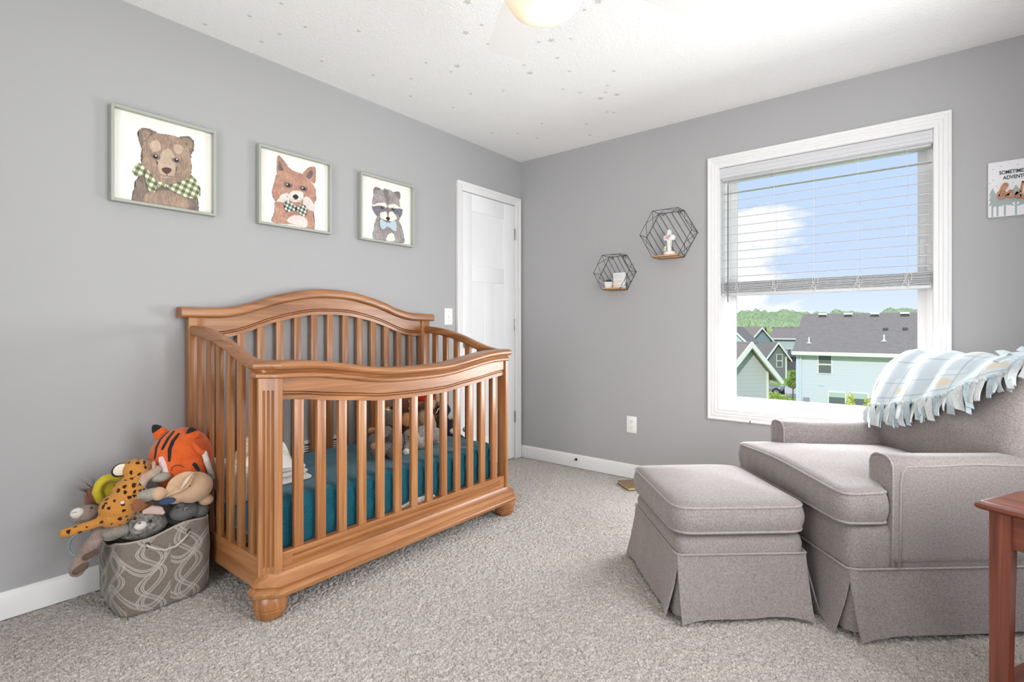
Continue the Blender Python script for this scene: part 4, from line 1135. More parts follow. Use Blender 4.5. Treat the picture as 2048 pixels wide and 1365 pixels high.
for dx, dz, c_, r_ in ((-.012, .122, srgb(214, 176, 180), .010), (.004, .128, srgb(196, 168, 170), .008), (-.022, .116, srgb(226, 206, 186), .008), (-.004, .112, srgb(206, 170, 172), .007), (-.026, .040, srgb(214, 214, 168), .011), (-.024, .056, srgb(222, 220, 190), .008)):
    m = MB()
    for k in range(6): a = k * PI / 3; m.ell((bx + dx + r_ * .55 * math.cos(a), by - q - .002, zt1 + dz + r_ * .55 * math.sin(a)), (r_ * .5, r_ * .35, r_ * .5), n=10)
    m.ell((bx + dx, by - q - .004, zt1 + dz), r_ * .4, n=10); obj('flower', m, plain('flower_%d' % int(c_[0] * 999 + c_[2] * 77), c_, .6), cr)
m = MB(); m.tube([(bx - .010, by - q - .001, zt1 + .108), (bx, by - q - .003, zt1 + .122), (bx + .014, by - q - .001, zt1 + .134)], .0016, 5); obj('ribbon', m, plain('mauve_ribbon', srgb(140, 104, 116), .6), cr)
# potted succulent
pp_ = at(1217.5, 576, 1, -.07)
pt = thing('potted_succulent', 'small green succulent in a square white pot on the lower wire shelf', 'plant', (pp_.x, -.07, zt2))
m = MB(); m.loft([[(pp_.x + sx * w_, -.07 + sy * w_, zt2 + z) for sx, sy in ((-1,-1),(1,-1),(1,1),(-1,1))] for z, w_ in ((0, .0175), (.036, .0215), (.036, .0240), (.044, .0245), (.044, .021), (.038, .020))]); obj('pot', m, M_por, pt, smooth=0)
m = MB(); rl = random.Random(5)
for k in range(30):
    a = k * 2.4; el = math.radians(25 + 55 * (k / 30)); L_ = .030 - .010 * k / 30
    d = Vector((math.cos(a) * math.cos(el), math.sin(a) * math.cos(el), math.sin(el))); b0 = Vector((pp_.x, -.07, zt2 + .042)); s_ = d.orthogonal().normalized(); 
    m.loft([[b0 + d * (L_ * t) + (s_ * math.cos(q) * w_ + d.cross(s_) * math.sin(q) * w_ * .5) for q in [2*PI*j/6 for j in range(6)]] for t, w_ in ((.05, .002), (.4, .0052), (.75, .0040), (1, .0004))])
obj('leaves', m, plain('succulent_green', srgb(64, 92, 84), .5, vary=.3, scale=90), pt)
# white block sign with the word LOVE
sp2 = at(1240, 571, 1, -.045)
bsx0, bsx1 = sp2.x - .058, sp2.x + .058; zsb = zt2
sgn = thing('block_sign', 'white wooden block sign with faint lettering on the lower wire shelf', 'sign', (sp2.x, -.045, zsb))
m = MB(); m.box(bsx0 + .012, bsx1 - .014, -.062, -.040, zsb, zsb + .108, .002); obj('block', m, plain('white_block', srgb(228, 228, 228), .6), sgn)
def text_mesh(name, txt, size, mat, parent, loc, rot, extr=.0004, align='LEFT', squash=1.0, bold=0.0):
    cu_ = bpy.data.curves.new(name, 'FONT'); cu_.body = txt; cu_.size = size; cu_.extrude = extr; cu_.align_x = align; cu_.offset = bold
    tmp = bpy.data.objects.new(name, cu_); COL.objects.link(tmp); bpy.context.view_layer.update()
    me = bpy.data.meshes.new_from_object(tmp.evaluated_get(bpy.context.evaluated_depsgraph_get())); bpy.data.objects.remove(tmp); bpy.data.curves.remove(cu_)
    me.name = name; M = Matrix.Translation(Vector(loc)) @ Matrix.Rotation(rot, 4, 'X') @ Matrix.Diagonal((squash, 1, 1, 1))
    me.transform(M); me.transform(Matrix.Translation(-ORG[parent.name])); me.materials.clear(); me.materials.append(mat)
    o = bpy.data.objects.new(name, me); COL.objects.link(o); o.parent = parent; ORG[o.name] = ORG[parent.name]; return o
text_mesh('lettering', 'LOVE', .030, plain('faint_tan_letters', srgb(206, 190, 172), .7), sgn, (bsx0 + .014, -.0622, zsb + .034), PI/2, squash=1.0)
m = MB()
for k in range(13): x = bsx0 + .020 + k * .0062; m.box(x, x + .0018, -.0624, -.0620, zsb + .066, zsb + .098 - .006 * (k % 3 == 1))
for k in range(9): x = bsx0 + .018 + k * .009; m.box(x, x + .0055, -.0624, -.0620, zsb + .016, zsb + .023)
obj('printed_lines', m, plain('pale_grey_print', srgb(200, 202, 206), .7), sgn, smooth=0)

# ================================================================== WALL SIGN at the right
sg0 = thing('wall_sign', 'white wall sign with grey pine trees and wooden script lettering right of the window', 'sign', (3.07, 0, 1.595))
sx0, sx1, sz0, sz1 = 2.862, 3.29, 1.594, 1.856
m = MB(); m.box(sx0, sx1, -.018, 0.0, sz0, sz1, .001); obj('board', m, plain('white_sign_board', srgb(226, 226, 230), .6), sg0)
CV = lambda x, y: BW(1920 + x / 8.53, 300 + y / 8.53, -.0185)
M_pine = plain('grey_green_print', srgb(160, 172, 172), .7); M_let = plain('dark_letter_print', srgb(52, 62, 66), .7); M_scr = wood('script_wood', srgb(150, 96, 62), srgb(184, 126, 84), srgb(206, 152, 108), 0, .5, 3)
m = MB()
ypn = -.01815
for cx, top, w_, base in ((552, 650, .026, 1150), (640, 700, .018, 1135), (765, 690, .034, 1125), (955, 595, .036, 1105), (1120, 690, .034, 1090), (1290, 610, .036, 1080), (1450, 690, .030, 1075), (1620, 630, .034, 1070)):
    zt_ = CV(cx, top).z; zb_ = CV(cx, base).z; x_ = CV(cx, (top + base) / 2).x; hh = zt_ - zb_
    cl_ = lambda a: max(sx0 + .0015, min(sx1 - .0015, a))
    for poly in ([(x_ - .0035, zb_), (x_ + .0035, zb_), (x_ + .0035, zb_ + hh * .5), (x_ - .0035, zb_ + hh * .5)],
                 [(x_ - w_, zb_ + hh * .36), (x_, zb_ + hh * .44), (x_ + w_, zb_ + hh * .36), (x_, zb_ + hh * .74)],
                 [(x_ - w_ * .8, zb_ + hh * .54), (x_, zb_ + hh * .60), (x_ + w_ * .8, zb_ + hh * .54), (x_, zb_ + hh * .88)],
                 [(x_ - w_ * .58, zb_ + hh * .72), (x_, zb_ + hh * .76), (x_ + w_ * .58, zb_ + hh * .72), (x_, zt_)]):
        m.face([(cl_(a), ypn, b_) for a, b_ in poly]); ypn -= .00002
bmesh.ops.triangulate(m.bm, faces=m.bm.faces); o = obj('pine_trees', m, M_pine, sg0, smooth=0, recalc=False)
for p in o.data.polygons:
    if p.normal.y > 0: p.flip()
a = CV(668, 425); b_ = CV(735, 508)
hgt = CV(668, 365).z - CV(668, 425).z
text_mesh('lettering', 'SOMETIMES', hgt * 1.42, M_let, sg0, (a.x, -.0186, a.z), PI/2, squash=.74, bold=.0006)
text_mesh('lettering', 'ADVENTURE', hgt * 1.42, M_let, sg0, (b_.x, -.0186, b_.z), PI/2, squash=.74, bold=.0006)
m = MB()
for x, y in ((560,340),(697,277),(985,250),(563,520),(505,578),(618,622),(908,552),(1200,230),(1400,260)):
    p = CV(x, y); m.box(p.x - .0022, p.x + .0022, -.0187, -.0183, p.z - .0014, p.z + .0014)
obj('printed_dots', m, plain('grey_print_dots', srgb(140, 142, 146), .7), sg0, smooth=0)
def script(strokes):
    m = MB()
    for st_ in strokes:
        P = [CV(*q) for q in st_]; C_ = []
        for i in range(len(P) - 1):
            p0, p1, p2, p3 = P[max(i-1, 0)], P[i], P[i+1], P[min(i+2, len(P)-1)]
            for k in range(6):
                t = k / 6; C_.append(.5 * ((2*p1) + (-p0 + p2) * t + (2*p0 - 5*p1 + 4*p2 - p3) * t*t + (-p0 + 3*p1 - 3*p2 + p3) * t**3))
        C_.append(P[-1]); secs = []
        for i, p in enumerate(C_):
            t_ = (C_[min(i+1, len(C_)-1)] - C_[max(i-1, 0)]).normalized(); n_ = Vector((-t_.z, 0, t_.x)); w_ = .0042
            secs.append([Vector((p.x, -.026, p.z)) + n_ * w_, Vector((p.x, -.026, p.z)) - n_ * w_, Vector((p.x, -.0182, p.z)) - n_ * w_, Vector((p.x, -.0182, p.z)) + n_ * w_])
        m.loft(secs)
    return m
obj('script_lettering', script([[(665,800),(720,720),(790,630),(795,585),(745,590),(690,690),(655,790),(690,835),(750,810),(770,750),(740,725)], [(770,790),(830,760),(880,710),(850,700),(815,760),(850,815),(920,780),(985,720)], [(1075,540),(1050,640),(1035,760),(1060,815),(1110,790)], [(1040,710),(985,720),(955,770),(985,815),(1040,770)], [(1075,540),(1062,560)]]), M_scr, sg0, smooth=40)
# ================================================================== TOY BASKET AND PLUSH TOYS
def bake_plush(name, mb, mat, parent, voxel=.0045, amp=.0012, fsc=220, smooth_it=3, stroke=None):
    """weld the lumps of one body into a single continuous skin"""
    me = bpy.data.meshes.new('tmp'); mb.bm.to_mesh(me); mb.bm.free()
    tmp = bpy.data.objects.new('tmp', me); COL.objects.link(tmp)
    md = tmp.modifiers.new('r', 'REMESH'); md.mode = 'VOXEL'; md.voxel_size = voxel
    bpy.context.view_layer.update()
    me2 = bpy.data.meshes.new_from_object(tmp.evaluated_get(bpy.context.evaluated_depsgraph_get()))
    bpy.data.objects.remove(tmp); bpy.data.meshes.remove(me)
    bm = bmesh.new(); bm.from_mesh(me2); bpy.data.meshes.remove(me2)
    for _ in range(smooth_it): bmesh.ops.smooth_vert(bm, verts=bm.verts, factor=.5, use_axis_x=True, use_axis_y=True, use_axis_z=True)
    bm.normal_update()
    if amp:
        for v in bm.verts: v.co += v.normal * (amp * noise.noise(v.co * fsc) + amp * .8 * noise.noise(v.co * fsc * .4))
    return obj(name, bm, mat, parent, smooth=180)
def hit(u, v, c, r, lift=0.0):
    """where the line of sight meets an ellipsoid (centre c, radii r)"""
    o = Vector((CX, CY, CZ)); d = Vector(ray(u, v)); c = Vector(c)
    oo = Vector(((o - c)[i] / r[i] for i in range(3))); dd = Vector((d[i] / r[i] for i in range(3)))
    A = dd.dot(dd); B_ = 2 * oo.dot(dd); Cc = oo.dot(oo) - 1; D_ = max(B_ * B_ - 4 * A * Cc, 0)
    t = (-B_ - math.sqrt(D_)) / (2 * A); p = o + d * t
    n_ = Vector(((p - c)[i] / r[i] ** 2 for i in range(3))).normalized(); return p + n_ * lift, n_
def patch(m, pts, w, th, c, r, mi=0):
    """a strip of felt lying on an ellipsoid, along picture points"""
    P = []
    for k in range(len(pts) - 1):
        for j in range(6):
            t = j / 6; P.append((pts[k][0] + (pts[k+1][0] - pts[k][0]) * t, pts[k][1] + (pts[k+1][1] - pts[k][1]) * t))
    P.append(pts[-1]); H_ = [hit(a, b_, c, r, th * .3) for a, b_ in P]; secs = []
    for i, (p, n_) in enumerate(H_):
        t_ = (H_[min(i+1, len(H_)-1)][0] - H_[max(i-1, 0)][0]).normalized(); s_ = n_.cross(t_).normalized(); e = i / (len(H_) - 1)
        ww = w * (.45 + .55 * math.sin(PI * min(max(e, .04), .96)) ** .5)
        secs.append([p + s_ * ww - n_ * th, p + s_ * ww * .8 + n_ * th, p - s_ * ww * .8 + n_ * th, p - s_ * ww - n_ * th])
    m.loft(secs, mi=mi)
def bead_eye(parent, p, r, name='eye', mat=None):
    m = MB(); m.ell(p, r, n=12); return obj(name, m, mat or plain('black_bead', (.01, .01, .01, 1), .15, .6), parent)

# ------------------------------------------------------------------ basket
BC = Vector((.212, -2.668, 0.0)); BR = .158
bt = NT('trellis_fabric'); bt.set(.95, .1, sheen=.2)
uv = bt.n('ShaderNodeTexCoord').outputs['UV']; sp = bt.n('ShaderNodeSeparateXYZ'); bt.l(uv, sp.inputs[0])
fz = bt.noise(bt.coord((1, 1, .5)), 600, 3, .7)
basecol = bt.ramp(fz, [(.35, srgb(98, 90, 82)), (.65, srgb(140, 131, 122))])
nn = bt.n('ShaderNodeTexNoise'); nn.inputs['Scale'].default_value = 2.2; bt.l(uv, nn.inputs['Vector'])
def wave(o1, o2, f1, f2, A, ph):
    s_ = bt.math('SINE', bt.math('ADD', bt.math('MULTIPLY', o1, f1), ph)); t_ = bt.math('ADD', bt.math('MULTIPLY', o2, f2), bt.math('MULTIPLY', s_, A))
    d_ = bt.math('ABSOLUTE', bt.math('SUBTRACT', bt.math('FRACT', t_), .5)); return d_
def dbl(d_, w_):
    return bt.math('LESS_THAN', bt.math('ABSOLUTE', bt.math('SUBTRACT', bt.math('ABSOLUTE', bt.math('SUBTRACT', d_, .06)), .022)), w_)
w1 = wave(sp.outputs[1], sp.outputs[0], 9.5, 9.0, .30, 0.0); w2 = wave(sp.outputs[1], sp.outputs[0], 9.5, 9.0, -.30, 1.2); w3 = wave(sp.outputs[0], sp.outputs[1], 28.0, 2.1, .34, .6)
k = bt.math('MAXIMUM', bt.math('MAXIMUM', dbl(w1, .013), dbl(w2, .013)), dbl(w3, .013))
bt.base(bt.mix(bt.math('MULTIPLY', k, .55), basecol, srgb(210, 203, 196))); bt.bump(fz, .2, .001); M_bask = bt.m
bk_ = thing('toy_basket', 'taupe fabric basket with white trellis pattern beside the crib', 'basket', BC)
def rim_z(a): return .262 + .036 * math.cos(a - math.radians(35)) + .006 * math.sin(5 * a)
def bask(u, v, q=0.0):
    a = 2 * PI * u; ca, sa = math.cos(a), math.sin(a); n_ = 5.0
    rr = 1 / (abs(ca) ** n_ + abs(sa) ** n_) ** (1 / n_)
    z = rim_z(a) * v
    R_ = BR * rr * (1 + .035 * math.sin(PI * v)) * (.955 + .045 * min(1, v * 8)) + .004 * noise.noise(Vector((ca * 3, sa * 3, v * 4))) - q
    return Vector((BC.x + R_ * ca, BC.y + R_ * sa, max(z, .002)))
def basket_shell():
    m = MB(); nu, nv = 128, 40
    m.grid(lambda u, v: bask(u, v), nu, nv, closeu=True)
    return m, nu, nv
m, nu, nv = basket_shell(); o = obj('body', m, M_bask, bk_, smooth=180)
uvl = o.data.uv_layers.new(name='UVMap')
for pl_ in o.data.polygons:
    us = [(o.data.loops[l].vertex_index // nv) for l in pl_.loop_indices]; wrap = max(us) - min(us) > nu / 2
    for l in pl_.loop_indices:
        i = o.data.loops[l].vertex_index; a = i // nv; a = a + nu if (wrap and a < nu / 2) else a; uvl.data[l].uv = (a / nu, (i % nv) / (nv - 1))
md = o.modifiers.new('thickness', 'SOLIDIFY'); md.thickness = .006; md.offset = -1
m = MB(); m.tube([bask(k / 96, 1.0, .003) for k in range(96)], .0042, 6, closed=True); obj('rim', m, fabric('basket_rim', srgb(150, 140, 130), srgb(180, 170, 160), 500), bk_, smooth=180)
m = MB(); m.loft([[tuple(bask(k / 48, 0.0, .008).xy) + (z,) for k in range(48)] for z in (.001, .008)]); obj('bottom', m, plain('basket_bottom', srgb(120, 112, 104), .9), bk_, smooth=0)
M_rope = fabric('basket_rope', srgb(160, 152, 140), srgb(206, 198, 188), 500)
def bas_hit(u_, v_):
    o = Vector((CX, CY, CZ)); d = Vector(ray(u_, v_)); t = 1.2
    while t < 3.4:
        p = o + d * t; a = math.atan2(p.y - BC.y, p.x - BC.x); q = bask((a / (2 * PI)) % 1, min(max(p.z / rim_z(a), 0), 1))
        if (p.xy - BC.xy).length < (q.xy - BC.xy).length: return p
        t += .002
    return o + d * 2.6
hp = [bas_hit(*q) for q in ((294, 1091), (312, 1096), (331, 1098), (352, 1091), (368, 1078), (380, 1064))]
hp = [p + Vector((.89, -.45, 0)) * (.004 + .010 * math.sin(PI * i / 5)) for i, p in enumerate(hp)]
m = MB(); m.tube(hp, .0045, 8); obj('rope_handle', m, M_rope, bk_, smooth=180)
for p in (hp[0], hp[-1]):
    m = MB(); n_ = (p - BC); n_.z = 0; n_.normalize(); s_ = Vector((-n_.y, n_.x, 0)); m.tube([p - n_ * .002 + s_ * .009 * math.cos(a) + Vector((0, 0, .009)) * math.sin(a) for a in [2*PI*k/16 for k in range(16)]], .0025, 6, closed=True); obj('eyelet', m, plain('eyelet_metal', srgb(70, 66, 60), .4, .5, .8), bk_)
pa = [LW(137, 1098, .07), LW(140, 1082, .08), LW(150, 1072, .09), LW(170, 1060, .10), LW(186, 1060, .10)]; pa2 = [LW(137, 1098, .07), LW(143, 1108, .08), LW(158, 1114, .09), LW(180, 1112, .10)]
m = MB(); m.tube(pa[::-1] + pa2[1:], .004, 8); obj('rope_handle', m, fabric('pale_blue_rope', srgb(130, 150, 160), srgb(170, 186, 194), 400), bk_, smooth=180)

# ------------------------------------------------------------------ orange tiger pillow
T_ = lambda u, v, x: LW(u, v, x)
M_or = fur('orange_fleece', srgb(196, 78, 30), srgb(232, 112, 52), 380, .35); M_blk = fur('black_felt', (.010, .010, .011, 1), (.03, .03, .032, 1), 300, .3); M_pk = fur('pale_pink_felt', srgb(206, 176, 178), srgb(232, 208, 206), 300, .3); M_wht = fur('white_plush', srgb(200, 196, 190), srgb(238, 234, 228), 300, .5)
tc_ = T_(363, 918, .225); trd = (.098, .118, .128)
tg = thing('plush_tiger', 'round orange plush tiger pillow with black stripes on top of the toy basket', 'plush toy', (tc_.x, tc_.y, tc_.z - .128), group='plush toys in the basket')
m = MB(); m.ell(tc_, trd, n=48); obj('body', m, M_or, tg, smooth=180)
m = MB()
PX = lambda x, y: (230 + x / 7.58, 830 + y / 7.58)
for st_, w_ in (([(810,255),(690,370),(630,500),(605,670)], .0052), ([(895,250),(800,370),(745,470),(712,535)], .0062), ([(972,285),(880,400),(830,520),(822,710)], .0075), ([(1185,735),(1225,780),(1275,850)], .0085)):
    mm = MB(); patch(mm, [PX(*q) for q in st_], w_, .0018, tc_, trd); obj('stripe', mm, M_blk, tg, smooth=60)
mm = MB(); patch(mm, [PX(*q) for q in ((848,860),(870,800),(920,768),(985,765),(1048,797))], .0014, .0014, tc_, trd); obj('stitched_eye', mm, M_blk, tg, smooth=60)
mm = MB(); patch(mm, [PX(*q) for q in ((690,640),(715,740),(745,840),(790,950))], .0135, .0022, tc_, trd); obj('cheek_patch', mm, M_pk, tg, smooth=60)
for c_, tip, w_ in (((322, 868), (307, 852), .026), ((386, 872), (381, 858), .028)):
    b0, n_ = hit(c_[0], c_[1], tc_, trd); tp_ = T_(tip[0], tip[1], b0.x - .004); d = (tp_ - b0); d = d.normalized() * max(d.length, .034)
    s_ = Vector((.2, .95, .1)).cross(d).normalized(); s_ = d.cross(Vector((1, 0, 0))).normalized()
    for nm, mt_, k0, k1, fw in (('ear', M_or, -.3, .62, 0), ('ear_tip', M_blk, .50, 1.05, .002)):
        mm = MB(); secs = []
        for j in range(8):
            t = k0 + (k1 - k0) * j / 7; ww = w_ * max(.02, (1.06 - max(t, 0)) ** .55) + fw; th = .011 * max(.2, 1.05 - max(t, 0)) + fw
            ctr = b0 + d * t; secs.append([ctr + s_ * ww * math.cos(a) + Vector((1, 0, 0)) * th * math.sin(a) for a in [2*PI*q/16 for q in range(16)]])
        mm.loft(secs); obj(nm, mm, mt_, tg, smooth=70)
# arm: orange then white, hanging at the right
P_ = [hit(*PX(1190, 460), tc_, trd, .004)[0], hit(*PX(1250, 560), tc_, trd, .012)[0], hit(*PX(1310, 585), tc_, trd, .016)[0]]
mm = MB(); mm.cap(P_[0], P_[1], .009, .011); mm.cap(P_[1], P_[2], .011, .011); bake_plush('arm', mm, M_or, tg, .003, .0004)
Q_ = [P_[2], hit(*PX(1335, 680), tc_, trd, .018)[0], hit(*PX(1395, 850), tc_, trd, .016)[0], T_(424, 956, .27)]
mm = MB()
for i, (a, b_) in enumerate(zip(Q_, Q_[1:])): mm.cap(a, b_, .0115, .0105)
bake_plush('paw', mm, M_wht, tg, .003, .0008)

# ------------------------------------------------------------------ spotted cheetah
M_ch = spotted('cheetah_spots', srgb(206, 142, 66), srgb(48, 32, 24), 46, .30); M_brn = fur('brown_pad', srgb(120, 76, 50), srgb(158, 106, 76), 300, .4); M_crm = fur('cream_plush', srgb(206, 194, 172), srgb(238, 230, 214), 300, .4)
X_ = .315
c_ = T_(249, 1000, X_)
cht = thing('plush_cheetah', 'spotted orange plush cheetah sprawled on the toy basket with a pale ear', 'plush toy', (c_.x, c_.y, c_.z - .08), group='plush toys in the basket')
hd = T_(271, 940, .26)
m = MB(); m.ell(T_(257, 984, .290), (.048, .055, .052), n=20); m.ell(T_(240, 1014, .30), (.055, .066, .056), n=20); m.ell(T_(262, 1020, .27), (.05, .06, .045), n=18); m.ell(T_(232, 1032, .30), (.046, .056, .042), n=20)
m.ell(hd, (.046, .047, .042), n=20); m.cap(T_(262, 966, .28), hd, .032, .034)
m.cap(T_(250, 1026, .32), T_(269, 1013, .36), .024, .021)
ta = [T_(212, 1040, .31), T_(196, 1046, .30), T_(172, 1054, .29), T_(148, 1062, .28), T_(129, 1067, .27)]
for a, b_ in zip(ta, ta[1:]): m.cap(a, b_, .0165, .0165)
bake_plush('body', m, M_ch, cht, .004, .0010)
e0 = T_(254, 938, .272); mm = MB(); mm.ell(T_(241, 940, .262), (.008, .026, .022), Matrix.Rotation(.5, 3, 'X'), n=18); mm.ell(T_(250, 946, .266), (.008, .016, .012), n=12); bake_plush('ear', mm, M_crm, cht, .003, .0005)
mm = MB(); mm.ell(T_(240, 941, .256), (.006, .029, .025), Matrix.Rotation(.5, 3, 'X'), n=18); obj('ear_back', mm, M_blk, cht, smooth=180)
mm = MB(); mm.ell(T_(293, 933, .270), (.024, .024, .022), n=18); mm.ell(T_(302, 935, .276), (.012, .010, .010), n=12); bake_plush('muzzle', mm, M_brn, cht, .003, .0006)
mm = MB(); mm.ell(T_(275, 1011, .378), (.010, .022, .023), Matrix.Rotation(.3, 3, 'Z'), n=18); obj('foot_pad', mm, M_brn, cht, smooth=180)
mm = MB(); mm.ell(T_(245, 1006, .352), (.004, .007, .006), n=10); obj('tag', mm, M_wht, cht)
mm = MB(); mm.ell(T_(236, 1060, .285), (.045, .055, .026), n=18); mm.ell(T_(224, 1068, .265), (.035, .04, .024), n=16); bake_plush('belly', mm, fur('pale_grey_plush', srgb(120, 112, 102), srgb(176, 168, 156), 240, .7), cht, .004, .0016)
# ------------------------------------------------------------------ taupe long-armed plush
M_tp = fur('taupe_plush', srgb(132, 112, 104), srgb(182, 160, 150), 240, .9); M_tpd = fur('dark_taupe_pad', srgb(78, 62, 52), srgb(112, 92, 78), 240, .6)
c_ = T_(176, 1028, .20)
slo = thing('plush_donkey', 'taupe plush with white muzzle and a long arm hanging over the basket edge', 'plush toy', (c_.x, c_.y, c_.z - .05), group='plush toys in the basket')
m = MB(); m.ell(c_, (.038, .042, .032), n=20); m.ell(T_(158, 1030, .205), (.030, .028, .028), n=20); m.ell(T_(205, 1040, .17), (.045, .05, .035), n=18)
aa_ = [T_(214, 1052, .25), T_(196, 1072, .27), T_(180, 1094, .27), T_(166, 1118, .265), T_(154, 1140, .26)]
for i, (a, b_) in enumerate(zip(aa_, aa_[1:])): m.cap(a, b_, .0215 + .001 * i, .0220 + .001 * i)
bake_plush('body', m, M_tp, slo, .0035, .0026)
mm = MB(); mm.ell(T_(154, 1027, .222), (.018, .021, .019), n=18); bake_plush('muzzle', mm, M_wht, slo, .003, .0006)
mm = MB(); mm.tube([T_(145, 1027, .245), T_(150, 1025, .2455), T_(155, 1025, .245)], .0010, 5); obj('mouth', mm, M_blk, slo)
bead_eye(slo, T_(183, 1016, .236), .0042); 
for a, b_, r_ in ((T_(190, 1104, .283), T_(172, 1114, .287), .013), (T_(168, 1132, .283), T_(152, 1143, .283), .014)):
    mm = MB(); mm.cap(a + Vector((.006, 0, 0)), b_ + Vector((.006, 0, 0)), r_, r_ * .9); obj('sole', mm, M_tpd, slo, smooth=180)
# fuzzy beige arm reaching up
M_bg = fur('beige_fuzz', srgb(168, 142, 122), srgb(212, 190, 170), 220, 1.0)
q_ = [T_(281, 985, .30), T_(281, 970, .305), T_(291, 956, .305), T_(302, 949, .30), T_(314, 940, .29)]
lam = thing('plush_lamb', 'fuzzy beige plush arm reaching up between cheetah and tiger in basket', 'plush toy', q_[0] - Vector((0, 0, .09)), group='plush toys in the basket')
m = MB(); m.cap(q_[0] + Vector((-.06, .03, -.06)), q_[0], .034, .022)
for a, b_ in zip(q_, q_[1:]): m.cap(a, b_, .0165, .0155)
m.ell(T_(307, 927, .29), (.008, .009, .010), n=10); bake_plush('arm', m, M_bg, lam, .0035, .0028)
mm = MB(); mm.cap(T_(308, 944, .296), T_(307, 929, .298), .0075, .006); obj('fingers', mm, M_bg, lam, smooth=180)
# ------------------------------------------------------------------ grey tabby bunny
M_gry = fur('grey_tabby', srgb(66, 64, 60), srgb(176, 173, 164), 60, .9); M_ear = fur('pink_ear', srgb(196, 164, 156), srgb(224, 200, 190), 260, .4)
c_ = T_(287, 1046, .325)
bun = thing('plush_rabbit', 'grey striped plush rabbit with pink lined ear peeking over the basket rim', 'plush toy', (c_.x, c_.y, c_.z - .05), group='plush toys in the basket')
m = MB(); m.ell(c_ + Vector((-.008, 0, 0)), (.044, .046, .040), n=20); m.ell(c_ + Vector((-.085, .02, -.035)), (.075, .085, .05), n=18); m.ell(c_ + Vector((.012, -.024, -.012)), (.026, .022, .02), n=14); m.ell(c_ + Vector((.012, .024, -.012)), (.026, .022, .02), n=14); bake_plush('body', m, M_gry, bun, .0035, .0028)
mm = MB(); mm.ell(T_(281, 1052, .362), (.014, .0205, .0165), n=18); bake_plush('muzzle', mm, M_wht, bun, .003, .0005)
mm = MB(); mm.ell(T_(279, 1047, .378), (.004, .0055, .0035), n=10); obj('nose', mm, plain('brown_nose', srgb(120, 84, 68), .5), bun)
bead_eye(bun, T_(301, 1043, .361), .0062); bead_eye(bun, T_(270, 1038, .356), .0058)
ea = [T_(290, 1024, .33), T_(304, 1020, .335), T_(318, 1022, .34), T_(327, 1027, .345)]
mm = MB()
for a, b_, r0, r1 in ((ea[0], ea[1], .012, .017), (ea[1], ea[2], .017, .017), (ea[2], ea[3], .017, .009)): mm.cap(a, b_, r0, r1)
mm.xf(mm.bm.verts, Matrix.Translation(ea[1]) @ Matrix.Diagonal((.4, 1, 1, 1)) @ Matrix.Translation(-ea[1])); bake_plush('ear', mm, M_ear, bun, .003, .0003)
# ------------------------------------------------------------------ beige elephant with a big ear
M_bei = plain('beige_velour', srgb(196, 164, 134), .95, .1, vary=.06, scale=40, bump=.2, bscale=500, sheen=.3)
M_sleeve = fabric('grey_green_sleeve', srgb(132, 130, 118), srgb(168, 166, 154), 500)
c_ = T_(386, 975, .34); erd = (.058, .072, .060)
ele = thing('plush_elephant', 'smooth beige plush elephant with big folded ear lying on the basket', 'plush toy', (c_.x, c_.y, c_.z - .06), group='plush toys in the basket')
m = MB(); m.ell(c_, erd, n=28); m.ell(T_(412, 1000, .335), (.030, .028, .022), n=16); m.ell(T_(350, 990, .33), (.045, .04, .035), n=18); bake_plush('head', m, M_bei, ele, .004, .0002, smooth_it=4)
mm = MB(); secs = []
ed = [PX(1185,870), PX(1195,930), PX(1130,1070), PX(1010,1160), PX(860,1220), PX(740,1270), PX(730,1265), PX(800,1060), PX(880,960), PX(1000,890), PX(1100,862)]
er_ = [hit(u, v, c_, (erd[0] + .016, erd[1] + .04, erd[2] + .03)) for u, v in ed]; ctr = sum((p for p, n_ in er_), Vector()) / len(er_); pts_ = [p for p, n_ in er_]
nrm_ = sum((n_ for p, n_ in er_), Vector()).normalized()
pts_ = [Vector(p) for p in cat([tuple(p)[0:2] for p in [(0, 0)]] , 1)] if False else pts_
def rs3(P, n=4):
    out = []; N = len(P)
    for i in range(N):
        p0, p1, p2, p3 = P[i-1], P[i], P[(i+1) % N], P[(i+2) % N]
        for k in range(n):
            t = k / n; out.append(.5 * ((2*p1) + (-p0 + p2) * t + (2*p0 - 5*p1 + 4*p2 - p3) * t*t + (-p0 + 3*p1 - 3*p2 + p3) * t**3))
    return out
P2 = rs3(pts_)
mm.loft([[ctr + nrm_ * -.008]*len(P2) if False else [ctr + (p - ctr) * f + nrm_ * h_ for p in P2] for f, h_ in ((.05, -.004), (.6, -.006), (.96, -.004), (1.0, 0), (.97, .006), (.85, .007), (.5, .002), (.05, -.001))])
obj('ear', mm, M_bei, ele, smooth=180)
fo = [PX(1185,890), PX(1090,1000), PX(1000,1130)]
mm = MB(); fh = [hit(u, v, c_, (erd[0] + .016, erd[1] + .04, erd[2] + .03), .010)[0] for u, v in fo]; mm.tube([fh[0], fh[1], fh[2]], [.002, .008, .003], 8); obj('ear_fold', mm, plain('pale_ear_lining', srgb(214, 190, 166), .9), ele, smooth=180)
mm = MB(); mm.ell(T_(317, 988, .36), (.022, .026, .025), n=18); obj('foot', mm, M_bei, ele, smooth=180)
mm = MB(); mm.cap(T_(286, 994, .33), T_(306, 988, .35), .024, .022); obj('sleeve', mm, M_sleeve, ele, smooth=180)
mm = MB(); mm.ell(T_(335, 1003, .37), (.018, .028, .012), n=16); obj('blue_trousers', mm, fabric('navy_cloth', srgb(40, 56, 92), srgb(66, 86, 126), 400), ele, smooth=180, label='navy blue cloth trousers')
mm = MB(); mm.ell(T_(322, 955, .30), (.03, .035, .018), n=16); obj('collar', mm, M_sleeve, ele, smooth=180)
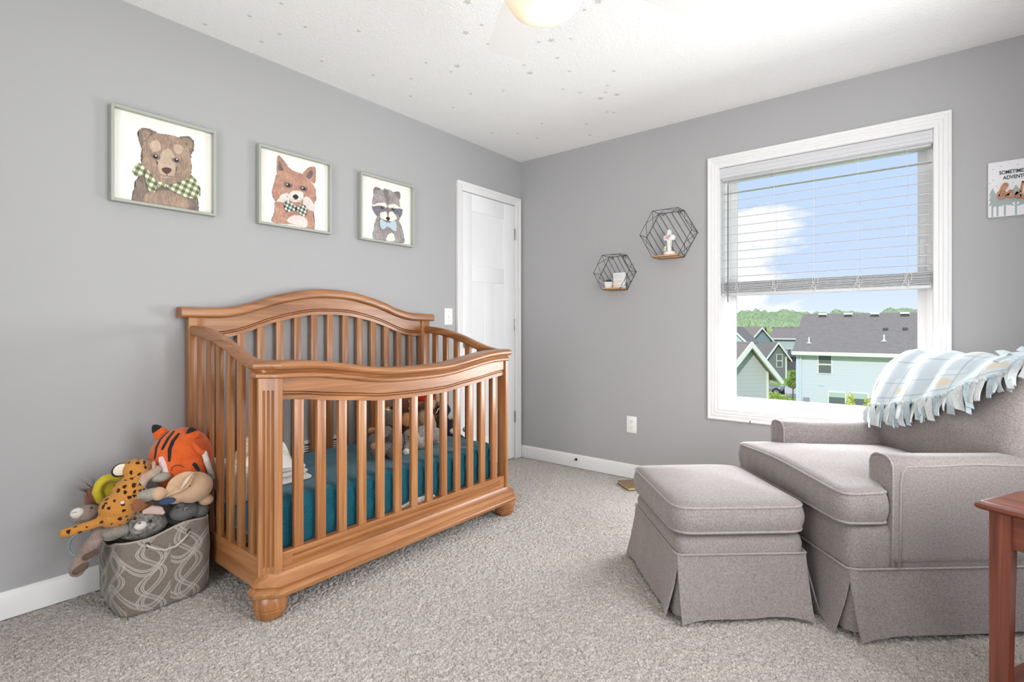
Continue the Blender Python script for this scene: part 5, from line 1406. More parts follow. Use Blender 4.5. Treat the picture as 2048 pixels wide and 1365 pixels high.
mm = MB(); patch(mm, [PX(1110,1060), PX(1145,1090)], .0016, .0016, c_, erd); patch(mm, [PX(985,1310), PX(990,1340)], .0012, .0014, c_, erd); obj('stitched_eye', mm, M_blk, ele)
# ------------------------------------------------------------------ grey hippo
M_hip = fur('slate_grey_plush', srgb(84, 84, 84), srgb(122, 122, 120), 400, .3)
c_ = T_(370, 1022, .315)
hip = thing('plush_hippo', 'slate grey plush hippo tucked under the beige elephant at basket right side', 'plush toy', (c_.x, c_.y, c_.z - .04), group='plush toys in the basket')
m = MB(); m.ell(c_ + Vector((-.01, 0, -.004)), (.042, .052, .034), n=20); m.ell(T_(398, 1020, .29), (.040, .036, .034), n=18); m.ell(c_ + Vector((-.09, 0, -.02)), (.07, .07, .05), n=18); m.ell(T_(362, 1010, .325), (.016, .016, .012), n=12); bake_plush('body', m, M_hip, hip, .004, .0005)
bead_eye(hip, T_(372, 1019, .351), .0040); bead_eye(hip, T_(355, 1016, .352), .0036); 
mm = MB(); mm.ell(T_(372, 1019, .350), (.0035, .0062, .0062), n=12); obj('eye_rim', mm, plain('pale_grey_felt', srgb(160, 160, 156), .9), hip)
# ------------------------------------------------------------------ yellow banana-shaped plush
yb_ = [T_(240, 957, .20), T_(226, 954, .195), T_(210, 958, .19), T_(197, 970, .19), T_(193, 985, .19), T_(200, 1000, .19), T_(212, 1012, .19)]
ban = thing('plush_banana', 'curved yellow plush behind the spotted cheetah in the basket', 'plush toy', yb_[-1] - Vector((0, 0, .03)), group='plush toys in the basket')
M_yel = fur('yellow_plush', srgb(176, 160, 30), srgb(214, 198, 66), 400, .3)
m = MB()
for a, b_ in zip(yb_, yb_[1:]): m.cap(a, b_, .0145, .0150)
m.ell(T_(222, 985, .17), (.02, .04, .045), n=16); bake_plush('body', m, M_yel, ban, .004, .0004)
# ------------------------------------------------------------------ lion with a hairy mane, mostly hidden
c_ = T_(206, 992, .12)
lio = thing('plush_lion', 'brown plush with wispy dark mane hidden behind the others against the wall', 'plush toy', (c_.x, c_.y, c_.z - .07), group='plush toys in the basket')
m = MB(); m.ell(c_, (.05, .06, .055), n=20); bake_plush('head', m, fur('russet_plush', srgb(116, 72, 50), srgb(156, 102, 74), 260, .6), lio, .005, .001)
m = MB(); rm = random.Random(8)
for k in range(46):
    a = rm.uniform(.5, 2.9); el = rm.uniform(-.7, .7); d = Vector((math.sin(el) * .8, -math.cos(a) * math.cos(el) * -1 if False else math.cos(a + .55) * math.cos(el), math.sin(a + .1) * math.cos(el))); b0 = c_ + d * .05; L_ = rm.uniform(.02, .055)
    if (b0 + d * L_).x < .012: d.x = abs(d.x)
    m.tube([b0, b0 + d * L_ * .5 + Vector((0, 0, .004)), b0 + d * L_ + Vector((0, rm.uniform(-.008, .008), rm.uniform(-.006, .01)))], [.0013, .0009, .0003], 4)
obj('mane', m, fur('grey_mane', srgb(120, 112, 108), srgb(164, 154, 150), 300, .3), lio, smooth=180)

# ================================================================== IN THE CRIB
ZM = .412
def on_m(u, v, z=ZM): return at(u, v, 2, z)
G2 = 'plush toys sitting in the crib'
M_gb = fur('grey_brown_plush', srgb(82, 74, 68), srgb(136, 124, 114), 240, 1.0); M_rust = fur('rust_plush', srgb(168, 108, 62), srgb(206, 146, 96), 260, .7); M_dkb = fur('dark_brown_plush', srgb(82, 50, 38), srgb(124, 82, 62), 260, .6); M_tan = fur('tan_plush', srgb(176, 142, 108), srgb(216, 184, 150), 240, .9)
M_cat = fur('mottled_grey_plush', srgb(118, 112, 106), srgb(206, 198, 188), 120, 1.0); M_navy = fur('navy_plush', srgb(18, 28, 42), srgb(38, 50, 66), 300, .5); M_red = fabric('red_knit', srgb(170, 22, 26), srgb(208, 48, 48), 400)
# grey-brown bunny, front left
x_ = .44
c_ = T_(784, 880, x_); zb_ = ZM
rb = thing('plush_bear', 'grey brown plush bear with orange foot pads sitting in the crib', 'plush toy', (c_.x, c_.y, ZM), group=G2)
m = MB(); hd = T_(784, 838, x_); m.ell(c_, (.055, .060, .070), n=20); m.ell((c_.x, c_.y, ZM + .05), (.06, .065, .05), n=20); m.ell(hd, (.048, .046, .046), n=20); m.ell(hd + Vector((.03, .0, -.02)), (.03, .028, .022), n=14)
m.cap(T_(775, 862, x_ + .04), T_(744, 880, x_ + .06), .024, .022); m.cap((c_.x + .02, c_.y - .02, ZM + .035), T_(752, 906, x_ + .10), .030, .028); m.cap((c_.x + .02, c_.y + .02, ZM + .032), T_(784, 908, x_ + .11), .030, .028)
m.ell(hd + Vector((-.01, -.035, .035)), (.014, .016, .018), n=12); m.ell(hd + Vector((-.01, .035, .035)), (.014, .016, .018), n=12); bake_plush('body', m, M_gb, rb, .004, .0034)
mm = MB(); mm.ell(T_(747, 893, x_ + .115), (.014, .016, .017), n=14); obj('foot_pad', mm, M_rust, rb, smooth=180); bead_eye(rb, hd + Vector((.043, -.016, .012)), .005); bead_eye(rb, hd + Vector((.043, .016, .012)), .005)
# little striped tiger behind
c_ = T_(780, 828, .33)
tt = thing('plush_tiger', 'small orange white and black plush tiger behind the grey brown bear in crib', 'plush toy', (c_.x, c_.y, ZM), group=G2)
m = MB(); m.ell(c_, (.042, .046, .040), n=18); m.ell((c_.x, c_.y, ZM + .07), (.05, .05, .07), n=18); m.cap((c_.x, c_.y - .04, ZM + .09), T_(741, 862, .36), .018, .016); m.cap((c_.x, c_.y - .03, c_.z - .03), (c_.x, c_.y, ZM + .1), .03, .04); bake_plush('body', m, M_rust, tt, .0045, .0012)
mm = MB(); mm.ell(T_(775, 826, .372), (.014, .018, .022), n=14); obj('cheek', mm, M_wht, tt, smooth=180)
mm = MB(); mm.ell(T_(786, 815, .36), (.014, .018, .010), n=12); obj('ear', mm, M_blk, tt, smooth=180)
# brown monkey
c_ = T_(816, 812, .30)
mk = thing('plush_monkey', 'dark brown plush monkey with pale ear and orange belly leaning in the crib', 'plush toy', (c_.x, c_.y, ZM), group=G2)
m = MB(); m.ell(c_, (.056, .060, .062), n=20); m.ell(T_(816, 842, .32), (.05, .055, .06), n=18); m.ell((c_.x + .02, c_.y, ZM + .07), (.06, .06, .075), n=18); bake_plush('body', m, M_dkb, mk, .005, .0012)
mm = MB(); mm.ell(T_(814, 840, .365), (.024, .040, .040), n=16); bake_plush('belly', mm, M_rust, mk, .004, .001)
mm = MB(); mm.ell(T_(821, 803, .352), (.012, .013, .013), n=14); mm.ell(T_(821, 818, .356), (.012, .012, .014), n=14); obj('face', mm, M_crm, mk, smooth=180); bead_eye(mk, T_(822, 801, .368), .005)
# teddy with red hat
c_ = T_(852, 808, .30)
td = thing('teddy_bear', 'tan teddy bear wearing a red knitted hat in the crib', 'plush toy', (c_.x, c_.y, ZM), group=G2)
m = MB(); m.ell(c_, (.055, .058, .056), n=20); m.ell(T_(850, 838, .31), (.055, .060, .055), n=18); m.ell((c_.x + .01, c_.y, ZM + .06), (.06, .06, .065), n=18); m.ell(T_(874, 806, .29), (.014, .018, .022), n=14); m.ell(T_(831, 806, .29), (.014, .018, .022), n=14); bake_plush('body', m, M_tan, td, .005, .0014)
mm = MB(); mm.ell(T_(847, 812, .352), (.014, .016, .026), n=14); bake_plush('muzzle', mm, M_dkb, td, .004, .0006)
mm = MB(); mm.ell(T_(876, 808, .302), (.008, .010, .015), n=12); obj('ear_lining', mm, M_brn, td, smooth=180)
mm = MB(); hz = T_(850, 797, .30); mm.lathe([(.052, -.012), (.055, 0), (.050, .015), (.038, .032), (.018, .042), (.001, .044)], (hz.x, hz.y, hz.z), 24); obj('hat', mm, M_red, td); bead_eye(td, T_(853, 801, .353), .005)
# mottled cat lying in front
c_ = T_(842, 884, .44)
ct = thing('plush_cat', 'fluffy mottled grey and white plush cat lying in front of the teddy', 'plush toy', (c_.x, c_.y, ZM), group=G2)
m = MB(); m.ell((c_.x, c_.y, ZM + .045), (.060, .095, .048), n=20); m.ell(T_(822, 880, .47), (.052, .050, .058), n=18); m.ell(T_(866, 872, .42), (.05, .052, .05), n=18); m.ell((c_.x + .05, c_.y - .05, ZM + .03), (.045, .05, .034), n=16); m.ell(T_(848, 862, .44), (.040, .05, .03), n=14); m.cap(T_(815, 895, .50), T_(826, 905, .51), .022, .020); bake_plush('body', m, M_cat, ct, .004, .004)
mm = MB(); mm.ell(T_(876, 880, .435), (.030, .026, .034), n=16); bake_plush('tail', mm, M_wht, ct, .004, .0022); mm = MB(); mm.ell(T_(812, 904, .515), (.020, .022, .018), n=16); bake_plush('paw', mm, M_wht, ct, .004, .0015)
bead_eye(ct, T_(817, 874, .524), .0045)
# navy penguin
c_ = T_(893, 845, .30)
pg = thing('plush_penguin', 'navy and white plush penguin sitting at the far end of the crib toys', 'plush toy', (c_.x, c_.y, ZM), group=G2)
m = MB(); m.ell(T_(886, 822, .30), (.048, .050, .050), n=20); m.ell(T_(890, 850, .30), (.052, .058, .07), n=18); m.ell(T_(902, 868, .32), (.055, .065, .05), n=18); m.cap(T_(880, 835, .34), T_(874, 868, .37), .022, .020); m.cap(T_(905, 868, .34), T_(928, 882, .37), .028, .02); bake_plush('body', m, M_navy, pg, .005, .0008)
mm = MB(); mm.ell(T_(899, 832, .335), (.02, .018, .026), n=14); obj('chest', mm, M_wht, pg, smooth=180)
for u, v, x2 in ((906, 884, .36), (932, 888, .385), (880, 888, .38)):
    p = T_(u, v, x2); p.z = max(p.z, ZM + .018); mm = MB(); mm.ell(p, (.020, .026, .018), n=14); obj('foot', mm, M_wht, pg, smooth=180)
mm = MB(); mm.tube([T_(872, 828, .352), T_(876, 819, .353), T_(881, 816, .352)], .003, 6); obj('scarf_trim', mm, M_wht, pg, smooth=180)

# folded knitted blanket at the left end, muslin on top
M_knit = NT('white_eyelet_knit'); M_knit.set(.95, .1, sheen=.3)
vv = M_knit.n('ShaderNodeTexVoronoi'); vv.inputs['Scale'].default_value = 70; vv.inputs['Randomness'].default_value = .15; M_knit.l(M_knit.coord(), vv.inputs['Vector'])
M_knit.base(M_knit.ramp(vv.outputs['Distance'], [(.16, srgb(92, 86, 82)), (.24, srgb(222, 216, 210))])); M_knit.bump(vv.outputs['Distance'], .5, .004); M_knit = M_knit.m
kb = thing('knit_blanket', 'folded white eyelet knit blanket at the left end of the crib', 'blanket', (.42, -2.32, ZM))
for k, (dz, dx) in enumerate(((0.0, 0.0), (.026, -.012), (.050, -.004))):
    m = MB(); x0, x1, y0, y1 = .150 + .01 * k, .545 + dx, -2.420, -2.185 - .012 * k
    def layer(u, v):
        a = 2 * PI * v; hh = .0135; ex = .5 + .5 * math.cos(a)
        yy = y0 + .02 + (y1 - y0 - .02) * 0
        return Vector((0, 0, 0))
    secs = []
    for i in range(25):
        t = i / 24; x = x0 + (x1 - x0) * t; ends = 1 - (abs(t - .5) * 2) ** 8 * .35; ring = []
        for q in rounded(y0, y1, 0, .026, .0125, 5):
            wob = .005 * noise.noise(Vector((x * 9, q[0] * 9, k))) 
            zz = (q[1] - .013) * ends + .013 + wob
            hang = 0
            ring.append((x, q[0] + .006 * noise.noise(Vector((x * 14, k, 3))), ZM - .004 + dz + zz + hang))
        secs.append(ring)
    m.loft(secs); obj('fold', m, M_knit, kb, smooth=70)
# part hanging down at the side
m = MB()
def hang(u, v):
    x = .13 + .40 * u; s = v * .16; r_ = .03
    y = -2.412 - (.018 * math.sin(min(s / r_, PI / 2))); z = ZM + .058 - (r_ * (1 - math.cos(min(s / r_, PI / 2))) + max(0, s - r_ * PI / 2)) * (.6 + .5 * math.sin(PI * min(1, u * 1.05)))
    return Vector((x, y + .006 * math.sin(u * 17) * v, z + .01 * noise.noise(Vector((u * 4, v * 3, 9)))))
m.grid(hang, 40, 20); o = obj('hanging_fold', m, M_knit, kb, smooth=180, recalc=False); md = o.modifiers.new('thickness', 'SOLIDIFY'); md.thickness = .010
mu = NT('printed_muslin'); mu.set(.95, .1, sheen=.2); vv = mu.n('ShaderNodeTexVoronoi'); vv.inputs['Scale'].default_value = 26; mu.l(mu.coord(), vv.inputs['Vector'])
wn2 = mu.n('ShaderNodeTexVoronoi', feature='F1'); wn2.inputs['Scale'].default_value = 26; mu.l(mu.coord(), wn2.inputs['Vector'])
ringk = mu.math('LESS_THAN', mu.math('ABSOLUTE', mu.math('SUBTRACT', vv.outputs['Distance'], .26)), .05)
hue = mu.ramp(wn2.outputs['Color'], [(.3, srgb(196, 204, 110)), (.5, srgb(222, 180, 110)), (.7, srgb(214, 190, 150))])
mu.base(mu.mix(mu.math('MULTIPLY', ringk, .8), srgb(236, 232, 226), hue)); M_mus = mu.m
ms = thing('muslin_cloth', 'crumpled white muslin with yellow and green prints on the knit blanket', 'cloth', (.38, -2.34, ZM + .07))
pk = T_(474, 894, .28); tipR = T_(581, 968, .56); shR = T_(587, 922, .48); bl = T_(480, 952, .40); pk2 = T_(520, 888, .36)
base_z = ZM + .074
def muslin(u, v):
    a = 2 * PI * u; cx, cy = .385, -2.320
    rx, ry = .195, .095; z0 = base_z
    h_ = .135 * (1 - v) ** .75 * (1 + .0)
    x = cx + rx * v * math.cos(a) ; y = cy + ry * v * math.sin(a) + .010 * (1 - v)
    ridge = .075 * math.exp(-((x - .50) / .07) ** 2) * (1 - v ** 2)
    z = z0 + h_ * (.75 + .25 * math.cos(a * 3 + 1)) + ridge + .010 * noise.noise(Vector((x * 16, y * 16, v * 3)))
    z += (1 - v) * v * (.075 * math.sin(a * 5 + 4 * v) + .05 * noise.noise(Vector((x * 22, y * 22, 5))))
    return Vector((x + .012 * math.sin(a * 7) * v, y + .008 * math.sin(a * 5) * v, max(z, z0 + .002)))
m = MB(); m.grid(muslin, 72, 22, closeu=True); o = obj('cloth', m, M_mus, ms, smooth=60)
# ================================================================== OUTSIDE
GZ = -6.3
def siding(name, col, pitch=0.2):
    t = NT(name); t.set(0.7, 0.2)
    vec = t.coord()
    sp = t.n('ShaderNodeSeparateXYZ'); t.l(vec, sp.inputs[0])
    fr = t.math('FRACT', t.math('DIVIDE', sp.outputs['Z'], pitch))
    lo = tuple(c * 0.80 for c in col[:3]) + (1,)
    t.base(t.ramp(fr, [(0.0, lo), (0.12, col)])); t.bump(fr, 0.5, 0.02); return t.m
def shingle(name, col):
    t = NT(name); t.set(0.95, 0.1)
    f = t.noise(t.coord((1.2, 6, 6)), 3.0, 4, 0.7); g = t.noise(t.coord(), 9.0, 3, 0.7)
    k = t.math('ADD', t.math('MULTIPLY', f, 0.6), t.math('MULTIPLY', g, 0.4))
    t.base(t.ramp(k, [(0.35, tuple(c*0.78 for c in col[:3]) + (1,)), (0.62, tuple(min(1, c*1.18) for c in col[:3]) + (1,))])); return t.m
M_sid_blue = siding('pale_blue_siding', srgb(206, 213, 220)); M_sid_grn = siding('sage_grey_siding', srgb(186, 190, 190))
M_sid_dk = siding('dark_grey_siding', srgb(128, 130, 132)); M_sid_bl = siding('blue_grey_siding', srgb(140, 155, 165))
M_roof = shingle('grey_shingles', srgb(140, 134, 128)); M_roof2 = shingle('brown_grey_shingles', srgb(150, 140, 132))
M_fascia = plain('white_fascia', srgb(228, 228, 218), 0.5)
M_ext_glass = plain('house_window_glass', srgb(105, 115, 115), 0.08, 0.6)
M_blindext = plain('pale_window_blind', srgb(176, 198, 190), 0.6)
M_pave = plain('pale_concrete', srgb(216, 208, 200), 0.9, vary=0.06, scale=1.5)
gt = NT('lawn_grass'); gt.set(1.0, 0.05)
k = gt.noise(gt.coord(), 0.35, 5, 0.65); gt.base(gt.ramp(k, [(0.3, srgb(128, 160, 72)), (0.7, srgb(172, 196, 104))])); M_lawn = gt.m

m = MB(); m.face([(-260, 1.5, GZ + 1.0), (260, 1.5, GZ + 1.0), (260, 30, GZ), (-260, 30, GZ)]); m.face([(-260, 30, GZ), (260, 30, GZ), (260, 330, GZ), (-260, 330, GZ)])
bmesh.ops.remove_doubles(m.bm, verts=m.bm.verts, dist=0.001)
lawn = obj('ground_lawn', m, M_lawn, kind='structure', smooth=0)

def slab(m, pts, th, mi=0):
    """a roof plane: quad with thickness downwards"""
    a = [Vector(p) for p in pts]; n = (a[1] - a[0]).cross(a[2] - a[0]).normalized()
    if n.z < 0: n = -n
    m.loft([[p for p in a], [p - n * th for p in a]], mi=mi)

def win_house(parent, x0, x1, y, z0, z1, rail=True, blind=0.0):
    m = MB(); w = 0.07
    for a, b_, c, d in ((x0 - w, x0, z0 - w, z1 + w), (x1, x1 + w, z0 - w, z1 + w), (x0, x1, z0 - w, z0), (x0, x1, z1, z1 + w)): m.box(a, b_, y - 0.06, y, c, d)
    if rail: m.box(x0, x1, y - 0.05, y, (z0 + z1) / 2 - 0.05, (z0 + z1) / 2 + 0.05)
    f = obj('window', m, M_fascia, parent, smooth=0)
    m = MB(); m.box(x0, x1, y - 0.03, y - 0.01, z0, z1); obj('pane', m, M_ext_glass, f, smooth=0)
    if blind:
        m = MB(); m.box(x0, x1, y - 0.04, y - 0.028, z1 - (z1 - z0) * blind, z1); obj('roller_blind', m, M_blindext, f, smooth=0)

# pale blue house straight across
FY = 40.0
e0 = at(1585, 702.3, 1, FY - 0.5); e1 = at(1598, 628.5, 1, FY + 3.4)
hx0 = at(1593, 720, 1, FY).x; hx1 = 9.0
ze, zr = e0.z, e1.z
bh = thing('house', 'pale blue sided two storey house with long grey shingle roof across the lawn', 'house', ((hx0 + hx1) / 2, FY + 3.4, GZ))
m = MB()
sec = [(FY, GZ), (FY, ze + 0.3), (FY + 3.4, zr - 0.35), (FY + 6.8, ze + 0.3), (FY + 6.8, GZ)]
m.loft([[(x, y, z) for y, z in sec] for x in (hx0, hx1)]); obj('wall', m, M_sid_blue, bh, smooth=0)
m = MB(); rx0 = e0.x; rx1 = hx1 + 0.4
slab(m, [(rx0, FY - 0.5, ze), (rx1, FY - 0.5, ze), (rx1, FY + 3.4, zr), (rx0, FY + 3.4, zr)], 0.15)
slab(m, [(rx0, FY + 7.3, ze), (rx1, FY + 7.3, ze), (rx1, FY + 3.4, zr), (rx0, FY + 3.4, zr)], 0.15)
obj('roof', m, M_roof, bh, smooth=0)
m = MB(); m.box(rx0 - 0.02, rx1, FY - 0.62, FY - 0.5, ze - 0.28, ze - 0.02); m.box(rx0, rx1, FY - 0.5, FY, ze - 0.28, ze - 0.22)
obj('gutter', m, M_fascia, bh, smooth=0)
m = MB(); m.box(hx0 - 0.03, hx0 + 0.22, FY - 0.04, FY, GZ, ze - 0.2); obj('corner_board', m, plain('blue_white_trim', srgb(200, 212, 228), 0.5), bh, smooth=0)
m = MB(); m.box(hx0 + 0.24, hx0 + 0.36, FY - 0.14, FY - 0.02, GZ, ze - 0.25); obj('downspout', m, plain('pale_aluminium', srgb(200, 212, 216), 0.4), bh, smooth=0)
def pw(u0, v0, u1, v1): 
    a = at(u0, v0, 1, FY); b_ = at(u1, v1, 1, FY); return a.x, b_.x, FY, b_.z, a.z
win_house(bh, *pw(1637.5, 711.5, 1662.5, 747.5)); win_house(bh, *pw(1658, 785, 1690, 809), rail=False, blind=0.42); win_house(bh, *pw(1701, 787, 1735, 812), rail=False, blind=0.45)
def on_roof(u, v):
    # intersect the ray with the front roof plane
    r = ray(u, v); sl = (zr - ze) / 3.9
    t = (ze - CZ + sl * (CY - (FY - 0.5))) / (r[2] - sl * r[1]); return Vector((CX + t * r[0], CY + t * r[1], CZ + t * r[2]))
for u, v in ((1646, 631), (1697, 630.5), (1750, 630), (1810, 629)):
    p = on_roof(u, v); m = MB(); m.box(p.x - 0.28, p.x + 0.28, p.y - 0.30, p.y + 0.2, p.z - 0.1, p.z + 0.16, 0.03); q = obj('roof_vent', m, M_fascia, bh, smooth=0)
    m = MB(); m.box(p.x - 0.26, p.x + 0.26, p.y - 0.31, p.y - 0.295, p.z - 0.08, p.z + 0.02); obj('vent_mouth', m, M_dark, q, smooth=0)
for u, v in ((1771, 660), (1810.5, 659.5)):
    p = on_roof(u, v); m = MB(); m.box(p.x - 0.15, p.x + 0.15, p.y - 0.12, p.y + 0.1, p.z - 0.05, p.z + 0.14, 0.03); obj('exhaust_cap', m, plain('dark_metal_cap', srgb(80, 80, 84), 0.5), bh, smooth=0)
for u, v in ((1618, 686), (1768, 682)):
    p = on_roof(u, v); m = MB(); m.tube([(p.x, p.y, p.z - 0.1), (p.x, p.y, p.z + 0.42)], 0.055, 10); m.lathe([(0.2, -0.05), (0.06, 0.06)], (p.x, p.y, p.z), 12); obj('vent_pipe', m, M_fascia, bh)
p = at(1642, 770, 1, FY)
m = MB(); m.box(p.x - .18, p.x + .18, FY - .05, FY, p.z - .06, p.z + .06); obj('dryer_hood', m, plain('blue_white_trim', None), bh, smooth=0)
p = at(1613, 802, 1, FY); m = MB(); m.box(p.x - .2, p.x + .2, FY - .14, FY, p.z - .2, p.z + .25, .02); obj('meter_box', m, plain('grey_meter_box', srgb(150, 150, 156), 0.5), bh, smooth=0)

def gable_house(name, label, apexL, half, depth, ze_, zr_, y, xc, M_w, M_r, grp=None, over=0.35, kind=None, rotz=0.0):
    """gable end faces the viewer (normal -y)"""
    h_ = thing(name, label, 'house', (xc, y, GZ), rotz, group=grp)
    m = MB(); sec = [(xc - half, GZ), (xc - half, ze_), (xc, zr_), (xc + half, ze_), (xc + half, GZ)]
    m.loft([[(x, yy, z) for x, z in sec] for yy in (y, y + depth)]); obj('wall', m, M_w, h_, smooth=0)
    m = MB(); sl = (zr_ - ze_) / half; o = over
    for s_ in (-1, 1):
        slab(m, [(xc, y - o, zr_ + .12), (xc, y + depth + o, zr_ + .12), (xc + s_ * (half + o), y + depth + o, ze_ - sl * o + .12), (xc + s_ * (half + o), y - o, ze_ - sl * o + .12)], 0.12)
    obj('roof', m, M_r, h_, smooth=0)
    m = MB()
    for s_ in (-1, 1):
        a = Vector((xc, y - o - .03, zr_ + .14)); b_ = Vector((xc + s_ * (half + o), y - o - .03, ze_ - sl * o + .14))
        m.loft([[a, a + Vector((0, .12, 0)), a + Vector((0, .12, -.3)), a + Vector((0, 0, -.3))], [b_, b_ + Vector((0, .12, 0)), b_ + Vector((0, .12, -.3)), b_ + Vector((0, 0, -.3))]])
    obj('rake_board', m, M_fascia, h_, smooth=0)
    return h_
# houses set at an angle: the gable end faces right, the roof runs off to the left
def _u(p):
    dx, dy = p.x - CX, p.y - CY; d_ = dx * FW[0] + dy * FW[1]; return 1024 + F * (dx * RT[0] + dy * RT[1]) / d_, HORIZ - F * (p.z - CZ) / d_
def angled(apx, evx, y, deg):
    rz = math.radians(deg); ap = at(apx[0], apx[1], 1, y); gdir = Vector((math.cos(rz), math.sin(rz), 0)); half = .5
    while _u(ap + gdir * half)[0] < evx[0]: half += 0.01
    zev = ap.z
    while _u(ap + gdir * half + Vector((0, 0, zev - ap.z)))[1] < evx[1]: zev -= 0.01
    return ap, half, zev, rz
y = 24.0
ap, half, zev, rz = angled((1493, 689), (1535, 742), y, 50)
nh = gable_house('house', 'sage grey gabled house close by at the left edge of the window view', None, half, 9.0, zev, ap.z, y, ap.x, M_sid_grn, M_roof2, over=0.45, rotz=rz)
m = MB(); ex = ap.x + half; m.box(ex - 0.06, ex + 0.03, y - 0.04, y + 0.06, GZ, zev); obj('corner_board', m, M_fascia, nh, smooth=0)
m = MB(); gx = ex + 0.45; m.box(gx - 0.02, gx + 0.12, y - 0.45, y + 9.4, zev - 0.62, zev - 0.45); obj('gutter', m, M_fascia, nh, smooth=0)
sl = (ap.z - zev) / half
m = MB(); m.tube([(ap.x - .8, y + 1.6, ap.z - .8 * sl - .2), (ap.x - .8, y + 1.6, ap.z - .8 * sl + .35)], 0.07, 10); obj('vent_pipe', m, M_fascia, nh)
# garage gable behind, dark grey
y = 80.0
ap, half, zev, rz = angled((1552.8, 686), (1573.5, 714), y, 48)
gh = gable_house('house', 'dark grey gabled garage house with a narrow two pane window beyond the parked truck', None, half, 9.0, zev, ap.z, y, ap.x, M_sid_dk, M_roof, over=0.5, rotz=rz)
xw = ap.x + half * .28; zw = at(1557, 722, 1, y).z; win_house(gh, xw - .42, xw + .42, y, zw - .9, zw + .9)
m = MB(); m.box(ap.x + half - .25, ap.x + half - .02, y - .05, y, GZ, zev); obj('corner_board', m, M_fascia, gh, smooth=0)
# tall blue grey gable behind it
y = 92.0
ap, half, zev, rz = angled((1520.5, 656.5), (1541, 680), y, 52)
gable_house('house', 'blue grey gabled house behind the dark garage, its peak nearest the tree line', None, half, 16.0, zev, ap.z, y, ap.x, M_sid_bl, M_roof2, over=0.5, rotz=rz)
# long roofs at the back
def long_house(label, uL, uR, vr, ve, vw, y, M_w, M_r):
    a = at(uL, ve, 1, y); b_ = at(uR, ve, 1, y); r_ = at(uL, vr, 1, y + 5)
    h_ = thing('house', label, 'house', ((a.x + b_.x) / 2, y + 5, GZ))
    m = MB(); m.loft([[(x, yy, z) for yy, z in ((y + .5, GZ), (y + .5, a.z), (y + 5, r_.z - .3), (y + 9.5, a.z), (y + 9.5, GZ))] for x in (a.x + .4, b_.x - .4)]); obj('wall', m, M_w, h_, smooth=0)
    m = MB(); slab(m, [(a.x, y, a.z), (b_.x, y, a.z), (b_.x, y + 5, r_.z), (a.x, y + 5, r_.z)], .15); slab(m, [(a.x, y + 10, a.z), (b_.x, y + 10, a.z), (b_.x, y + 5, r_.z), (a.x, y + 5, r_.z)], .15)
    obj('roof', m, M_r, h_, smooth=0)
    m = MB(); m.box(a.x, b_.x, y - .12, y, a.z - .25, a.z - .02); obj('gutter', m, M_fascia, h_, smooth=0)
    return h_, y, a, r_
h1, y1, a1, r1 = long_house('long low pale grey house with brown roof behind the pale blue house', 1536, 1650, 654.5, 676.5, 710, 102.0, siding('light_grey_siding', srgb(186, 198, 196)), M_roof2)
for u in (1546, 1558, 1571, 1584, 1597):
    p = at(u, 654.2, 1, y1 + 4.6); m = MB(); m.box(p.x - .22, p.x + .22, y1 + 4.3, y1 + 4.7, r1.z - .4, r1.z + .05); obj('roof_vent', m, M_roof, h1, smooth=0)
p0 = at(1572, 710, 1, 100.0); p1 = at(1592, 728, 1, 100.0)
m = MB(); m.box(p0.x, p1.x + 4, 97.0, 102.4, p0.z - .2, p0.z)
for k in range(7):
    x = p0.x + k * 0.9; m.box(x - .06, x + .06, 97.0, 97.1, GZ, p0.z + 1.0)
m.box(p0.x, p1.x + 4, 97.0, 97.1, p0.z + .9, p0.z + 1.0); m.box(p0.x, p1.x + 4, 98.5, 98.6, GZ, p0.z - .2)
obj('deck', m, plain('dark_deck', srgb(92, 94, 98), 0.7), h1, smooth=0)
p = at(1576, 699, 1, 102.4); q = at(1582, 709, 1, 102.4); win_house(h1, p.x, q.x, 102.5, q.z - .3, p.z, rail=False)
h2, y2, a2, r2 = long_house('long brown grey roof at far left of the window view below the trees', 1420, 1519, 653.5, 690, 700, 108.0, M_sid_bl, M_roof2)
y = 70.0; ap = at(1464, 656, 1, y); ev = at(1492, 683, 1, y)
gable_house('house', 'light blue gable end peeking in at the left glass edge above the sage house', None, ev.x - ap.x, 5.0, ev.z, ap.z, y, ap.x, siding('light_blue_siding', srgb(186, 206, 220)), M_roof2, over=0.4)

# driveway and street
z_ = GZ + 0.02
m = MB(); a = at(1500, 786, 2, z_); b_ = at(1640, 789, 2, z_); c = at(1640, 776, 2, z_); d = at(1500, 770, 2, z_)
m.loft([[tuple(p) for p in (a, b_, c, d)], [tuple(p + Vector((0, 0, -.05))) for p in (a, b_, c, d)]]); obj('path_1', m, M_pave, kind='structure', smooth=0)
a = at(1500, 796, 2, z_); b_ = at(1640, 792.6, 2, z_); c = at(1640, 790.6, 2, z_); d = at(1500, 789, 2, z_)
m = MB(); m.loft([[tuple(p) for p in (a, b_, c, d)], [tuple(p + Vector((0, 0, -.05))) for p in (a, b_, c, d)]]); obj('path_2', m, M_pave, kind='structure', smooth=0)

